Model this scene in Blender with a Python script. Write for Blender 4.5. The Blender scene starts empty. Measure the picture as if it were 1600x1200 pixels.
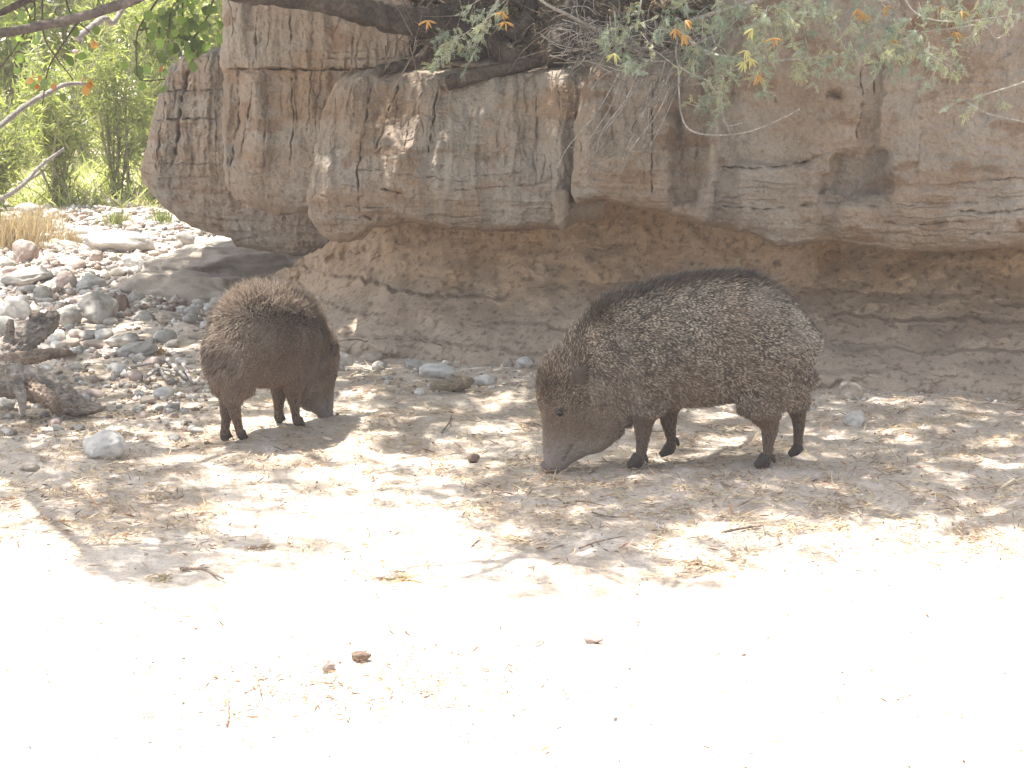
import bpy, math, random
import numpy as np
from mathutils import Vector, Matrix

# ------------------------------------------------------------------ camera, sky, sun, exposure
SC = bpy.context.scene
PITCH = math.radians(9.76); CAMZ = 1.25; FPX = 3200.0
cam = bpy.data.cameras.new('camera'); camo = bpy.data.objects.new('camera', cam)
SC.collection.objects.link(camo); SC.camera = camo
camo.location = (0, 0, CAMZ); camo.rotation_euler = (math.pi/2 - PITCH, 0, 0)
cam.sensor_width = 36.0; cam.lens = 36.0*FPX/1600.0; cam.clip_start = 0.05; cam.clip_end = 500
SC.render.resolution_x = 1024; SC.render.resolution_y = 768

SUN = Vector((-0.30, 0.17, 1.0)).normalized()          # direction TO the sun
elev = math.asin(SUN.z)
world = bpy.data.worlds.new('World'); SC.world = world; world.use_nodes = True
wn = world.node_tree.nodes; wl = world.node_tree.links
sky = wn.new('ShaderNodeTexSky'); sky.sky_type = 'NISHITA'; sky.sun_disc = False
sky.sun_elevation = elev; sky.sun_rotation = math.atan2(SUN.x, SUN.y)
sky.dust_density = 2.0
bg = wn['Background']; hs = wn.new('ShaderNodeHueSaturation'); hs.inputs['Saturation'].default_value = .5; wl.new(sky.outputs[0], hs.inputs['Color'])
wl.new(hs.outputs[0], bg.inputs[0]); bg.inputs[1].default_value = 0.15
sl = bpy.data.lights.new('sun', 'SUN'); so = bpy.data.objects.new('sun', sl)
SC.collection.objects.link(so); sl.energy = 5.0; sl.angle = math.radians(0.53); sl.color = (1.0, 0.945, 0.89)
so.rotation_euler = SUN.to_track_quat('Z', 'Y').to_euler()
SC.view_settings.view_transform = 'Standard'; SC.view_settings.look = 'None'
SC.view_settings.gamma = 1.0; SC.view_settings.use_curve_mapping = False
SC.view_settings.exposure = 1.5
SC.cycles.max_bounces = 8; SC.cycles.diffuse_bounces = 4; SC.cycles.transparent_max_bounces = 8

rng = np.random.default_rng(7); random.seed(7)
SP, CP = math.sin(PITCH), math.cos(PITCH)

def unproj(u, v, Y):
    u = np.asarray(u, float); v = np.asarray(v, float); Y = np.asarray(Y, float)
    yc = -(v-600)/FPX; dy = CP + yc*SP; dz = -SP + yc*CP
    t = Y/dy
    return np.stack(np.broadcast_arrays((u-800)/FPX*t, Y, CAMZ + dz*t), -1)
def gnd(u, v, z=0.0):
    u = np.asarray(u, float); v = np.asarray(v, float)
    yc = -(v-600)/FPX; dy = CP + yc*SP; dz = -SP + yc*CP
    t = (z-CAMZ)/dz
    return np.stack(np.broadcast_arrays((u-800)/FPX*t, dy*t, z+0*t), -1)
def proj(P):
    P = np.asarray(P, float); x, y, z = P[..., 0], P[..., 1], P[..., 2]-CAMZ
    d = y*CP - z*SP; h = y*SP + z*CP
    return 800+FPX*x/d, 600-FPX*h/d

# ------------------------------------------------------------------ noise
_G = np.random.default_rng(3).normal(size=(4096, 3)); _G /= np.linalg.norm(_G, axis=1)[:, None]
def pn(P, seed=0):
    P = np.asarray(P, float); I = np.floor(P).astype(np.int64); F = P-I
    W = F*F*F*(F*(F*6-15)+10); out = 0
    for dx in (0, 1):
        for dy in (0, 1):
            for dz in (0, 1):
                h = ((I[..., 0]+dx)*73856093) ^ ((I[..., 1]+dy)*19349663) ^ ((I[..., 2]+dz)*83492791) ^ (seed*2654435)
                h = (h ^ (h >> 13))*1274126177; g = _G[((h ^ (h >> 16)) & 4095)]
                d = (g*(F-np.array([dx, dy, dz]))).sum(-1)
                w = (W[..., 0] if dx else 1-W[..., 0])*(W[..., 1] if dy else 1-W[..., 1])*(W[..., 2] if dz else 1-W[..., 2])
                out = out+w*d
    return out*1.6
def fbm(P, o=4, seed=0, gain=.5, ridged=False):
    P = np.asarray(P, float); s = 0; a = 1.0
    for i in range(o):
        n = pn(P*(2.03**i)+i*11.7, seed+i)
        s = s+a*((1-np.abs(n)*2) if ridged else n); a *= gain
    return s
def ss(a, b, x):
    t = np.clip((x-a)/(b-a), 0, 1); return t*t*(3-2*t)
def pl(x, pts):
    pts = sorted(pts); return np.interp(x, [p[0] for p in pts], [p[1] for p in pts])

# ------------------------------------------------------------------ mesh helpers
def link(o, parent=None):
    SC.collection.objects.link(o)
    if parent is not None: o.parent = parent
    return o
def tag(o, label=None, cat=None, group=None, kind=None):
    if label: o['label'] = label
    if cat: o['category'] = cat
    if group: o['group'] = group
    if kind: o['kind'] = kind
    return o
def empty(name, loc=(0, 0, 0), rz=0):
    o = bpy.data.objects.new(name, None); o.location = loc; o.rotation_euler = (0, 0, rz); o.empty_display_size = .1
    return link(o)
def mesh(name, V, F, mat, parent=None, col=None, smooth=True, loc=None):
    """F: list of int arrays (n,3) or (n,4)"""
    V = np.asarray(V, np.float32); me = bpy.data.meshes.new(name)
    if not isinstance(F, (list, tuple)): F = [F]
    F = [np.asarray(f, np.int32) for f in F if len(f)]
    me.vertices.add(len(V)); me.vertices.foreach_set('co', V.ravel())
    li = np.concatenate([f.ravel() for f in F]); tot = np.concatenate([np.full(len(f), f.shape[1], np.int32) for f in F])
    me.loops.add(len(li)); me.loops.foreach_set('vertex_index', li)
    me.polygons.add(len(tot)); me.polygons.foreach_set('loop_start', np.concatenate([[0], np.cumsum(tot)[:-1]]).astype(np.int32))
    me.polygons.foreach_set('loop_total', tot)
    if smooth: me.polygons.foreach_set('use_smooth', np.ones(len(tot), bool))
    me.update(calc_edges=True); me.validate()
    if col is not None:
        c = np.asarray(col, np.float32)
        if c.shape[1] == 3: c = np.concatenate([c, np.ones((len(c), 1), np.float32)], 1)
        a = me.color_attributes.new('Col', 'FLOAT_COLOR', 'POINT'); a.data.foreach_set('color', c.ravel())
    me.materials.append(mat)
    o = bpy.data.objects.new(name, me)
    if loc is not None: o.location = loc
    return link(o, parent)
def gridF(nr, nc, off=0):
    i = np.arange((nr-1)*(nc-1)); r = i//(nc-1); c = i % (nc-1); a = off+r*nc+c
    return np.stack([a, a+1, a+nc+1, a+nc], 1)

class Buf:
    def __init__(s): s.V = []; s.F = {3: [], 4: []}; s.C = []; s.n = 0
    def add(s, V, F, C=None):
        V = np.asarray(V, float)
        for f in (F if isinstance(F, (list, tuple)) else [F]):
            s.F[np.asarray(f).shape[1]].append(np.asarray(f)+s.n)
        s.V.append(V); s.n += len(V)
        if C is not None:
            C = np.asarray(C, float); s.C.append(np.broadcast_to(C, (len(V), 3)))
    def out(s, name, mat, parent=None, smooth=True):
        F = [np.concatenate(s.F[k]) for k in (3, 4) if s.F[k]]
        return mesh(name, np.concatenate(s.V), F, mat, parent, np.concatenate(s.C) if s.C else None, smooth)

def smoothpath(P, n):
    P = np.asarray(P, float)
    if len(P) == 2: t = np.linspace(0, 1, n)[:, None]; return P[0]*(1-t)+P[1]*t
    Q = np.vstack([2*P[0]-P[1], P, 2*P[-1]-P[-2]]); m = len(P)-1; out = []
    for x in np.linspace(0, m-1e-6, n):
        i = int(x); t = x-i; a, b, c, d = Q[i:i+4]
        out.append(.5*((2*b)+(c-a)*t+(2*a-5*b+4*c-d)*t*t+(3*b-a-3*c+d)*t**3))
    return np.array(out)
def tube(P, R, seg=8, n=None, rough=0, seed=0, flat=None, fibre=0):
    """tapered tube; R scalar list per control point. returns V,F"""
    P = np.asarray(P, float); R = np.asarray(R, float)
    if n is None: n = max(len(P), 2)
    C = smoothpath(P, n) if n != len(P) or len(P) > 2 else P
    r = np.interp(np.linspace(0, 1, len(C)), np.linspace(0, 1, len(R)), R)
    T = np.gradient(C, axis=0); T /= np.linalg.norm(T, axis=1)[:, None]+1e-12
    ref = np.array([0.13, 0.27, 1.0]) if abs(T[0, 2]) < .9 else np.array([1.0, .1, 0])
    A = np.cross(T, ref); A /= np.linalg.norm(A, axis=1)[:, None]+1e-12
    for i in range(1, len(A)):
        a = A[i-1]-T[i]*(A[i-1]@T[i]); A[i] = a/(np.linalg.norm(a)+1e-12)
    B = np.cross(T, A); th = np.arange(seg)*2*math.pi/seg
    rr = np.repeat(r[:, None], seg, 1)
    if rough:
        k = np.arange(len(C))
        q = np.stack([np.cos(th)[None]*2+0*rr, np.sin(th)[None]*2+0*rr, k[:, None]*.35+0*rr], -1)
        rr = rr*(1+rough*fbm(q, 3, seed))
        if fibre:
            q = np.stack([np.cos(th)[None]*5+0*rr, np.sin(th)[None]*5+0*rr, k[:, None]*.08+0*rr], -1)
            rr = rr*(1-fibre*np.abs(fbm(q, 3, seed+5)))
    V = C[:, None]+(A[:, None]*np.cos(th)[None, :, None]+B[:, None]*np.sin(th)[None, :, None])*rr[..., None]
    V = V.reshape(-1, 3); m = len(C)
    i = np.arange((m-1)*seg); a = i//seg; b = i % seg; b2 = (b+1) % seg
    F = np.stack([a*seg+b, a*seg+b2, (a+1)*seg+b2, (a+1)*seg+b], 1)
    V = np.vstack([V, C[0], C[-1]]); c0, c1 = m*seg, m*seg+1; k = np.arange(seg); k2 = (k+1) % seg
    T1 = np.stack([np.full(seg, c0), k2, k], 1); T2 = np.stack([np.full(seg, c1), (m-1)*seg+k, (m-1)*seg+k2], 1)
    return V, [F, np.vstack([T1, T2])]

# ------------------------------------------------------------------ materials
def newmat(name):
    m = bpy.data.materials.new(name); m.use_nodes = True; nt = m.node_tree
    return m, nt, nt.nodes['Principled BSDF']
def earth_mat(name, base=None, scale=1.0, bump=.6, rough=.95, speck=.5, fine=140, stretch=(1, 1, 1), dist=.006):
    """colour from the Col attribute or base, broken up by noise; fine bump"""
    m, nt, b = newmat(name); N = nt.nodes; L = nt.links
    tc = N.new('ShaderNodeTexCoord'); mp = N.new('ShaderNodeMapping'); mp.inputs['Scale'].default_value = stretch
    L.new(tc.outputs['Object'], mp.inputs[0])
    if base is None:
        a = N.new('ShaderNodeAttribute'); a.attribute_name = 'Col'; src = a.outputs['Color']
    else:
        r = N.new('ShaderNodeRGB'); r.outputs[0].default_value = (*base, 1); src = r.outputs[0]
    n1 = N.new('ShaderNodeTexNoise'); n1.inputs['Scale'].default_value = 9*scale; n1.inputs['Detail'].default_value = 6; n1.inputs['Roughness'].default_value = .65
    n2 = N.new('ShaderNodeTexNoise'); n2.inputs['Scale'].default_value = fine*scale; n2.inputs['Detail'].default_value = 4; n2.inputs['Roughness'].default_value = .7
    for n in (n1, n2): L.new(mp.outputs[0], n.inputs['Vector'])
    def ramp(src, lo, hi, p0=.35, p1=.65):
        r = N.new('ShaderNodeMapRange'); r.inputs['From Min'].default_value = p0; r.inputs['From Max'].default_value = p1
        r.inputs['To Min'].default_value = lo; r.inputs['To Max'].default_value = hi; L.new(src, r.inputs[0]); return r.outputs[0]
    mul = N.new('ShaderNodeMath'); mul.operation = 'MULTIPLY'
    L.new(ramp(n1.outputs[0], 1-.35*speck, 1+.25*speck), mul.inputs[0]); L.new(ramp(n2.outputs[0], 1-.6*speck, 1+.4*speck), mul.inputs[1])
    vm = N.new('ShaderNodeVectorMath'); vm.operation = 'SCALE'; L.new(src, vm.inputs[0]); L.new(mul.outputs[0], vm.inputs['Scale'])
    L.new(vm.outputs[0], b.inputs['Base Color'])
    b.inputs['Roughness'].default_value = rough; b.inputs['Specular IOR Level'].default_value = .25
    ad = N.new('ShaderNodeMath'); ad.operation = 'MULTIPLY_ADD'; L.new(n2.outputs[0], ad.inputs[0]); ad.inputs[1].default_value = .5; L.new(n1.outputs[0], ad.inputs[2])
    bp = N.new('ShaderNodeBump'); bp.inputs['Strength'].default_value = bump; bp.inputs['Distance'].default_value = dist
    L.new(ad.outputs[0], bp.inputs['Height']); L.new(bp.outputs[0], b.inputs['Normal'])
    return m
def leaf_mat(name, trans=.45, rough=.5, tint=(1.15, 1.25, .55)):
    m, nt, b = newmat(name); N = nt.nodes; L = nt.links
    a = N.new('ShaderNodeAttribute'); a.attribute_name = 'Col'
    L.new(a.outputs['Color'], b.inputs['Base Color']); b.inputs['Roughness'].default_value = rough
    t = N.new('ShaderNodeBsdfTranslucent'); mm = N.new('ShaderNodeMixRGB'); mm.blend_type = 'MULTIPLY'; mm.inputs[0].default_value = 1
    L.new(a.outputs['Color'], mm.inputs[1]); mm.inputs[2].default_value = (*tint, 1); L.new(mm.outputs[0], t.inputs[0])
    mx = N.new('ShaderNodeMixShader'); mx.inputs[0].default_value = trans
    L.new(b.outputs[0], mx.inputs[1]); L.new(t.outputs[0], mx.inputs[2]); L.new(mx.outputs[0], N['Material Output'].inputs[0])
    return m
M_sand = earth_mat('sand', None, 1.0, .9, speck=.35, fine=90, dist=.01)
M_bank = earth_mat('dried_mud', None, 1.0, .5, speck=.3, fine=130, dist=.008)
M_rock = earth_mat('river_stone', None, 2.0, .6, speck=.4, fine=40, rough=.85)
M_bark = earth_mat('bark', None, 2.0, 1.0, speck=.7, fine=30, stretch=(1, 1, 1), dist=.01)
M_dead = earth_mat('weathered_wood', None, 2.0, 1.0, speck=.7, fine=30, stretch=(.5, 3, 3), dist=.012)
M_leaf = leaf_mat('leaf', .55); M_litter = leaf_mat('dry_litter', .15, .8, (1.1, .9, .6)); M_blue = leaf_mat('feathery_leaf', .3, .6, (1.0, 1.1, .8))
# ------------------------------------------------------------------ ground
def gz(x, y):
    x = np.asarray(x, float); y = np.asarray(y, float); P = np.stack(np.broadcast_arrays(x, y, 0*x), -1)
    z = .030*fbm(P*.9, 2, 21)*ss(2.5, 3.5, y) + .012*fbm(P*4.5, 2, 22)
    far = ss(13.0, 22.0, y)
    z = z + far*.35 + ss(22, 60, y)*1.0
    w = ss(-.5, -1.2, x)*ss(6.9, 7.6, y)
    z = z + w*.02*fbm(P*3.0, 2, 23)
    return z
xs = np.concatenate([-60*np.geomspace(1, .055, 26), np.linspace(-3.2, 3.2, 560), 60*np.geomspace(.055, 1, 26)])
ys = np.concatenate([np.linspace(-30, 2.9, 12), np.linspace(3.0, 5.2, 190), np.linspace(5.21, 9, 230), 9+np.geomspace(.02, 8, 70), np.linspace(17.6, 90, 26)])
X, Yg = np.meshgrid(xs, ys)
Z = gz(X, Yg); dens = ((np.abs(X) < 3.3) & (Yg > 2.9) & (Yg < 9.1))
P = np.stack([X, Yg, 0*X], -1)
Z = Z + np.where(dens, .0045*fbm(P*22, 3, 31)+.0035*np.minimum(0, fbm(P*11, 2, 32)+.1)*2, 0)
c0 = np.array([.50, .425, .345]); c1 = np.array([.42, .345, .27]); c2 = np.array([.56, .495, .425])
m1 = ss(-.3, .4, fbm(P*1.7, 3, 41))[..., None]; m2 = ss(0, .5, fbm(P*6, 3, 42))[..., None]
C = c0*(1-m1)+c1*m1; C = C*(1-.5*m2)+c2*.5*m2
def GZ(x, y): return gz(x, y)
g = mesh('ground', np.stack([X, Yg, Z], -1).reshape(-1, 3), gridF(len(ys), len(xs)), M_sand, None, C.reshape(-1, 3)); tag(g, 'pale sandy ground with dappled shade', kind='structure')

# ------------------------------------------------------------------ the eroded bank
def segdist(u, v, A, B):
    ax, ay = A; bx, by = B; dx, dy = bx-ax, by-ay; t = np.clip(((u-ax)*dx+(v-ay)*dy)/(dx*dx+dy*dy+1e-9), 0, 1)
    return np.hypot(u-ax-t*dx, v-ay-t*dy), t
def cracks(u, v, lst):
    """lst of (points, depth_m, width_px) -> depth pushed inwards"""
    out = np.zeros_like(u); wob = 1.3*fbm(np.stack([u/14, v/14, 0*u], -1), 2, 77); wob2 = 1.3*fbm(np.stack([u/14, v/14, 0*u+9], -1), 2, 78)
    for pts, dep, w in lst:
        for a, b in zip(pts[:-1], pts[1:]):
            m = (u > min(a[0], b[0])-6*w) & (u < max(a[0], b[0])+6*w) & (v > min(a[1], b[1])-6*w) & (v < max(a[1], b[1])+6*w)
            if not m.any(): continue
            d, tt = segdist(u[m]+wob[m], v[m]+wob2[m], a, b)
            gate = np.clip(.62+.9*pn(np.stack([u[m]/11, v[m]/11, 0*u[m]+7.3], -1), 79), .12, 1.3)*(.3+.7*np.sin(np.pi*np.clip(tt*.9+.05, 0, 1))**.5 if len(pts) == 2 else 1)
            out[m] = np.maximum(out[m], dep*gate*np.exp(-(d/(w*.55*(.5+.6*gate)))**2))
    return out
TAN = np.array([.265, .212, .160]); GREY = np.array([.275, .238, .194]); ORA = np.array([.27, .165, .085]); RED = np.array([.17, .10, .055]); DRK = np.array([.075, .062, .048])
def block(name, uL, uR, vT, vB, depth, nr, nc, crk, disp, seed, rad=.09, topback=.8, sideback=.9, parent=None, orange=0.5, flute=lambda u, v: 1.0+0*u, patch=None, botrad=.12, toprad=.09):
    s = np.linspace(0, 1, nc); t = np.linspace(0, 1, nr)
    S, T = np.meshgrid(s**1.15, t)
    mid = uL[len(uL)//2][1]; u0 = mid+(uR-mid)*S
    for _ in range(3):
        v = pl(u0, vT)*(1-T)+pl(u0, vB)*T; u0 = pl(v, uL)*(1-S)+uR*S
    u = u0; D = depth(u, v)
    px = D/FPX
    dl = np.clip((u-pl(v, uL))*px, 0, rad); dt = np.clip((v-pl(u, vT))*px, 0, toprad); db = np.clip((pl(u, vB)-v)*px, 0, botrad)
    D = D+rad*(1-np.sqrt(np.clip(1-(1-dl/rad)**2, 0, 1)))+toprad*(1-np.sqrt(np.clip(1-(1-dt/toprad)**2, 0, 1)))+botrad*(1-np.sqrt(np.clip(1-(1-db/botrad)**2, 0, 1)))
    W = unproj(u, v, D)
    ed = ss(0, .03, dl)*ss(0, .02, dt)*ss(0, .02, db)
    cr = cracks(u, v, crk)
    fl = fbm(np.stack([W[..., 0]*9, W[..., 1]*2, W[..., 2]*1.6], -1), 4, seed)
    ro = fbm(W*14, 5, seed+1, .55)
    lam = fbm(np.stack([W[..., 0]*2.2, 0*u, W[..., 2]*34], -1), 3, seed+2)
    low = ss(.55, .85, T)
    pit = ss(.45, .75, fbm(W*55, 2, seed+6))
    cr = cr*.8
    gv = ss(.0, .35, fbm(np.stack([W[..., 0]*3.3, 0*u, W[..., 2]*3.3], -1), 2, seed+30)); gh = ss(-.05, .3, fbm(np.stack([W[..., 0]*2.4, 0*u, W[..., 2]*5], -1), 2, seed+31))
    fl_ = flute(u, v)
    vc = fl_*np.exp(-(np.abs(fbm(np.stack([W[..., 0]*13+.25*pn(W*9, 5), 0*u, W[..., 2]*1.3], -1), 2, seed+32))/.045)**2)*gv*(1-.8*low)
    hc = np.exp(-(np.abs(fbm(np.stack([W[..., 0]*1.5, 0*u, W[..., 2]*17+.3*pn(W*6, 6)], -1), 2, seed+33))/.05)**2)*gh*(.25+.75*low)
    hair_ = .011*vc+.011*hc; cr = np.maximum(cr, hair_)
    dd = cr + fl_*disp[0]*1.6*fl*(1-.6*low) + disp[1]*ro*1.25 + .0035*fbm(W*45, 3, seed+34) + disp[2]*lam*(.25+.75*low) + .003*pit
    dd = dd + fl_*disp[0]*.9*(1-np.abs(fbm(np.stack([W[..., 0]*17, 0*u, W[..., 2]*2.5], -1), 2, seed+8))*2)*(-1)*(1-low)*.5
    W[..., 1] += dd*(.35+.65*ed)
    W[..., 0] += .006*fbm(W*20, 3, seed+3); W[..., 2] += .006*fbm(W*20, 3, seed+4)
    # colours
    k = ss(-.3, .5, fbm(W*3.2, 4, seed+11)); og = ss(.05, .6, fbm(np.stack([W[..., 0]*3, W[..., 1]*3, W[..., 2]*7], -1), 4, seed+12))*orange
    og = np.clip(og+orange*.9*ss(.035, .0, db)+ss(.25, .8, cr/ (cr.max()+1e-6))*.5, 0, 1)
    C = TAN*(1-k[..., None])+GREY*k[..., None]; C = C*(1-og[..., None])+ORA*og[..., None]*.85
    rd = (ss(.35, .7, fbm(W*np.array([5, 5, 12.]), 4, seed+13))*.6)[..., None]; C = C*(1-rd)+RED*rd
    st = (fl_*ss(.15, .65, fbm(np.stack([W[..., 0]*15, W[..., 1]*2, W[..., 2]*2.2], -1), 4, seed+14))*.27)[..., None]; C = C*(1-st)+DRK*1.3*st
    dk = np.clip(ss(.3, .9, cr/.03)*.6+pit*.18, 0, 1)[..., None]; C = C*(1-dk)+DRK*dk
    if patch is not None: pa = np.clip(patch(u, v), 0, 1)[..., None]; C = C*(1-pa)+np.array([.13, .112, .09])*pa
    # wrap: bottom rows, top rows, left columns
    rows = [W]; cols = [C]
    def ext(base, cb, steps):
        o = []; 
        for dx, dy, dz in steps: o.append(base+np.array([dx, dy, dz])+.02*fbm(base*7+dy, 2, seed+20)[..., None]*min(1, dy*4)*np.array([0, 0, 1]))
        return np.array(o), np.repeat(cb[None], len(steps), 0)
    bt, bc = ext(W[-1], C[-1]*.9+ORA*.1, [(0, .02, -.004), (0, .06, -.006), (0, .12, 0), (0, .2, .01), (0, .35, .04), (0, .6, .1), (0, .9, .2)])
    tp, tcx = ext(W[0], C[0], [(0, topback, .0), (0, topback*.6, .01), (0, topback*.35, .02), (0, .2, .02), (0, .1, .012), (0, .04, .006)])
    W = np.vstack([tp, W, bt]); C = np.vstack([tcx, C, bc])
    lf = []; lc = []
    for dx, dy in ((.25, sideback), (.1, sideback*.6), (.04, sideback*.35), (.012, .2), (.004, .1), (.0, .04)):
        lf.append(W[:, 0]+np.array([dx, dy, 0])+.015*fbm(W[:, 0]*8+dy, 2, seed+21)[:, None]*np.array([1, 0, 0])); lc.append(C[:, 0])
    W = np.concatenate([np.array(lf).transpose(1, 0, 2), W], 1); C = np.concatenate([np.array(lc).transpose(1, 0, 2), C], 1)
    return mesh(name, W.reshape(-1, 3), gridF(W.shape[0], W.shape[1]), M_bank, parent, C.reshape(-1, 3))

bank = empty('eroded_bank', (0, 8, 0)); tag(bank, 'undercut bank of layered dried mud behind the two peccaries', kind='structure')
bank.location = (0, 0, 0)
# right ledge
def wob_(u, v): return 7*fbm(np.stack([u/26, v/26, 0*u], -1), 3, 91), 7*fbm(np.stack([u/26, v/26, 0*u+5], -1), 3, 92)
def dR(u, v):
    wu, wv = wob_(u, v); u = u+wu; v = v+wv*ss(120, 200, v)
    d = 7.30+(u-900)*(-.0004)+.18*ss(330, 110, v)*ss(1180, 980, u)
    d = d - .05*ss(250, 265, v)*ss(1140, 1160, u)*ss(1290, 1270, u)
    d = d + .10*ss(1040, 1060, u)*ss(1122, 1095, u+(v-200)*.12)*ss(340, 300, v)
    d = d + .05*ss(1120, 1135, u+(v-200)*.1) * ss(1300, 1200, u)
    # notch and fissure
    nx = ss(1278+(320-v)*.3-3, 1278+(320-v)*.3+4, u)*ss(1400, 1370, u)*ss(229+(1340-u)*.1, 243+(1340-u)*.1, v)*ss(330, 285, v)
    ch = np.exp(-np.abs((u-(1352+(230-v)*.14))/14)**4)*ss(60, 90, v)*ss(245, 225, v)
    hole = np.exp(-((u-1303)/13)**2-((v-147)/8)**2)
    d = d+.075*nx*(.9+.12*pn(np.stack([u/30, v/30, 0*u], -1), 4))+.035*ch+.05*hole
    d = d-.05*ss(1400, 1300, u)*ss(1290, 1330, u)*ss(300, 330, v)
    d = d+.03*np.sin(u/60.)*ss(1200, 1100, u)*ss(330, 250, v)
    return d
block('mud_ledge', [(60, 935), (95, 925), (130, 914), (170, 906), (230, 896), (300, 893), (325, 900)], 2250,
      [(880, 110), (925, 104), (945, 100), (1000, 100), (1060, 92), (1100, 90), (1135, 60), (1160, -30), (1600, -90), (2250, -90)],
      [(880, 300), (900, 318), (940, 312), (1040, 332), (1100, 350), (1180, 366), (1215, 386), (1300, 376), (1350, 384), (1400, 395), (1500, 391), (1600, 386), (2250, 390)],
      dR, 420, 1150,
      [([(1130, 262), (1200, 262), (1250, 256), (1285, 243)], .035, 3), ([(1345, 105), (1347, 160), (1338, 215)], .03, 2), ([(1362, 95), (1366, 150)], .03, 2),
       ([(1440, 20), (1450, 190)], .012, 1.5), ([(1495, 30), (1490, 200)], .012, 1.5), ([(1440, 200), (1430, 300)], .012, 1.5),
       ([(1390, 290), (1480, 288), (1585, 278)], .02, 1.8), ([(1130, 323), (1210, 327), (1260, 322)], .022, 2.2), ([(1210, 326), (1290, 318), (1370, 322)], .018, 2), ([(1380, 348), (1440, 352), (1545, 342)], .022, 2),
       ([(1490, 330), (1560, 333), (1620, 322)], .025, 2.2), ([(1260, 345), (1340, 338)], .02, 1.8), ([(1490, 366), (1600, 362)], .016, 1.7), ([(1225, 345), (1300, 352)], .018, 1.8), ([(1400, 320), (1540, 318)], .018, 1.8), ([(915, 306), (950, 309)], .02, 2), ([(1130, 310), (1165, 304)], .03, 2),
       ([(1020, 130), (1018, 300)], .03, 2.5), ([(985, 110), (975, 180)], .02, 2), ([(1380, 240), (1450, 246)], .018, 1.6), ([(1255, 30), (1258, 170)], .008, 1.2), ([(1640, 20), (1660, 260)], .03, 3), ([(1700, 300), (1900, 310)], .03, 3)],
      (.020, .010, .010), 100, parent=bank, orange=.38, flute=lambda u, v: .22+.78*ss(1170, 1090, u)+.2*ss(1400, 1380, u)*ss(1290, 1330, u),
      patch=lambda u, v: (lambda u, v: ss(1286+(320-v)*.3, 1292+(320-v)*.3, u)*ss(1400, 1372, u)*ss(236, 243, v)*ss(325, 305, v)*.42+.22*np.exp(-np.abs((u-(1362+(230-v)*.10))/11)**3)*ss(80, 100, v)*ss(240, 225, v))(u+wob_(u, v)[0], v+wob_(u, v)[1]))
# middle ledge
def d1(u, v):
    d = 7.9-(u-490)*.0009+.20*ss(290, 115, v)*ss(1000, 700, u)+.06*ss(290,115,v)
    d = d+.035*np.sin(u/19.+1.2*np.sin(v/60.))*ss(720, 640, u)*ss(290, 220, v)+.04*ss(260, 330, v)*0
    d = d+.05*ss(868, 905, u)
    return d
block('mud_ledge', [(112, 545), (125, 528), (150, 513), (180, 503), (230, 494), (280, 486), (315, 479), (335, 482), (350, 489), (366, 503), (380, 522)], 945,
      [(478, 150), (500, 138), (525, 126), (560, 117), (640, 112), (700, 114), (760, 116), (850, 112), (945, 108)],
      [(478, 350), (490, 362), (505, 374), (530, 380), (555, 374), (580, 357), (640, 347), (700, 358), (790, 362), (850, 356), (880, 358), (900, 348), (945, 340)],
      d1, 380, 620,
      [([(577, 140), (570, 200), (558, 270), (562, 330), (580, 345)], .03, 2.3), ([(622, 135), (608, 175), (588, 230)], .03, 2.5), ([(660, 145), (640, 190), (632, 240)], .015, 2), ([(684, 140), (676, 190), (670, 238)], .035, 2.8),
       ([(560, 266), (600, 268), (660, 276), (730, 284)], .018, 1.6), ([(588, 296), (636, 302)], .028, 2), ([(730, 277), (830, 268)], .02, 1.8), ([(735, 306), (775, 302)], .022, 1.6), ([(710, 298), (790, 292), (862, 286)], .018, 1.5), ([(540, 322), (610, 324)], .018, 1.6), ([(520, 342), (560, 344)], .02, 1.8), ([(528, 290), (556, 290)], .02, 1.6), ([(640, 330), (670, 326)], .015, 1.6),
       ([(838, 150), (840, 250)], .02, 2.5), ([(872, 120), (876, 200)], .015, 2.5)],
      (.020, .009, .008), 200, parent=bank, orange=.5)
# ledge behind, going up out of the picture
def d2(u, v): return 8.5-(u-345)*.0009+.06*ss(300, 120, v)-.03*ss(112, 104, v)+.03*np.sin(u/11.+.8*np.sin(v/50.))*ss(450, 420, u)*ss(300, 240, v)*ss(108, 116, v)+.04*np.exp(-((u-392)/9)**2)*ss(100, 70, v)
block('mud_ledge', [(-60, 352), (0, 350), (60, 347), (100, 343), (108, 345), (116, 350), (200, 348), (260, 350), (290, 354), (310, 366), (325, 385), (334, 410)], 640,
      [(340, -60), (640, -60)], [(340, 300), (360, 305), (375, 318), (400, 330), (440, 336), (490, 331), (560, 340), (640, 345)],
      d2, 420, 330,
      [([(343, 106), (400, 108), (500, 109), (640, 106)], .05, 2.4), ([(453, 10), (455, 90)], .03, 2.2), ([(456, 120), (458, 190), (453, 262)], .03, 2.2), ([(487, 100), (484, 165)], .03, 2), ([(480, 165), (505, 170)], .02, 1.8), ([(372, 110), (372, 190), (360, 262)], .03, 3),
       ([(402, 20), (400, 100)], .03, 3), ([(396, 130), (376, 240)], .025, 2.6), ([(420, 130), (412, 260)], .02, 2.4), ([(490, 20), (487, 95)], .015, 2), ([(500, 82), (600, 78)], .015, 1.6), ([(490, 92), (640, 91)], .02, 2), ([(384, 270), (480, 278)], .015, 1.8), ([(355, 240), (360, 300)], .02, 2)],
      (.014, .007, .006), 300, parent=bank, orange=.5, toprad=.02)
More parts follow.
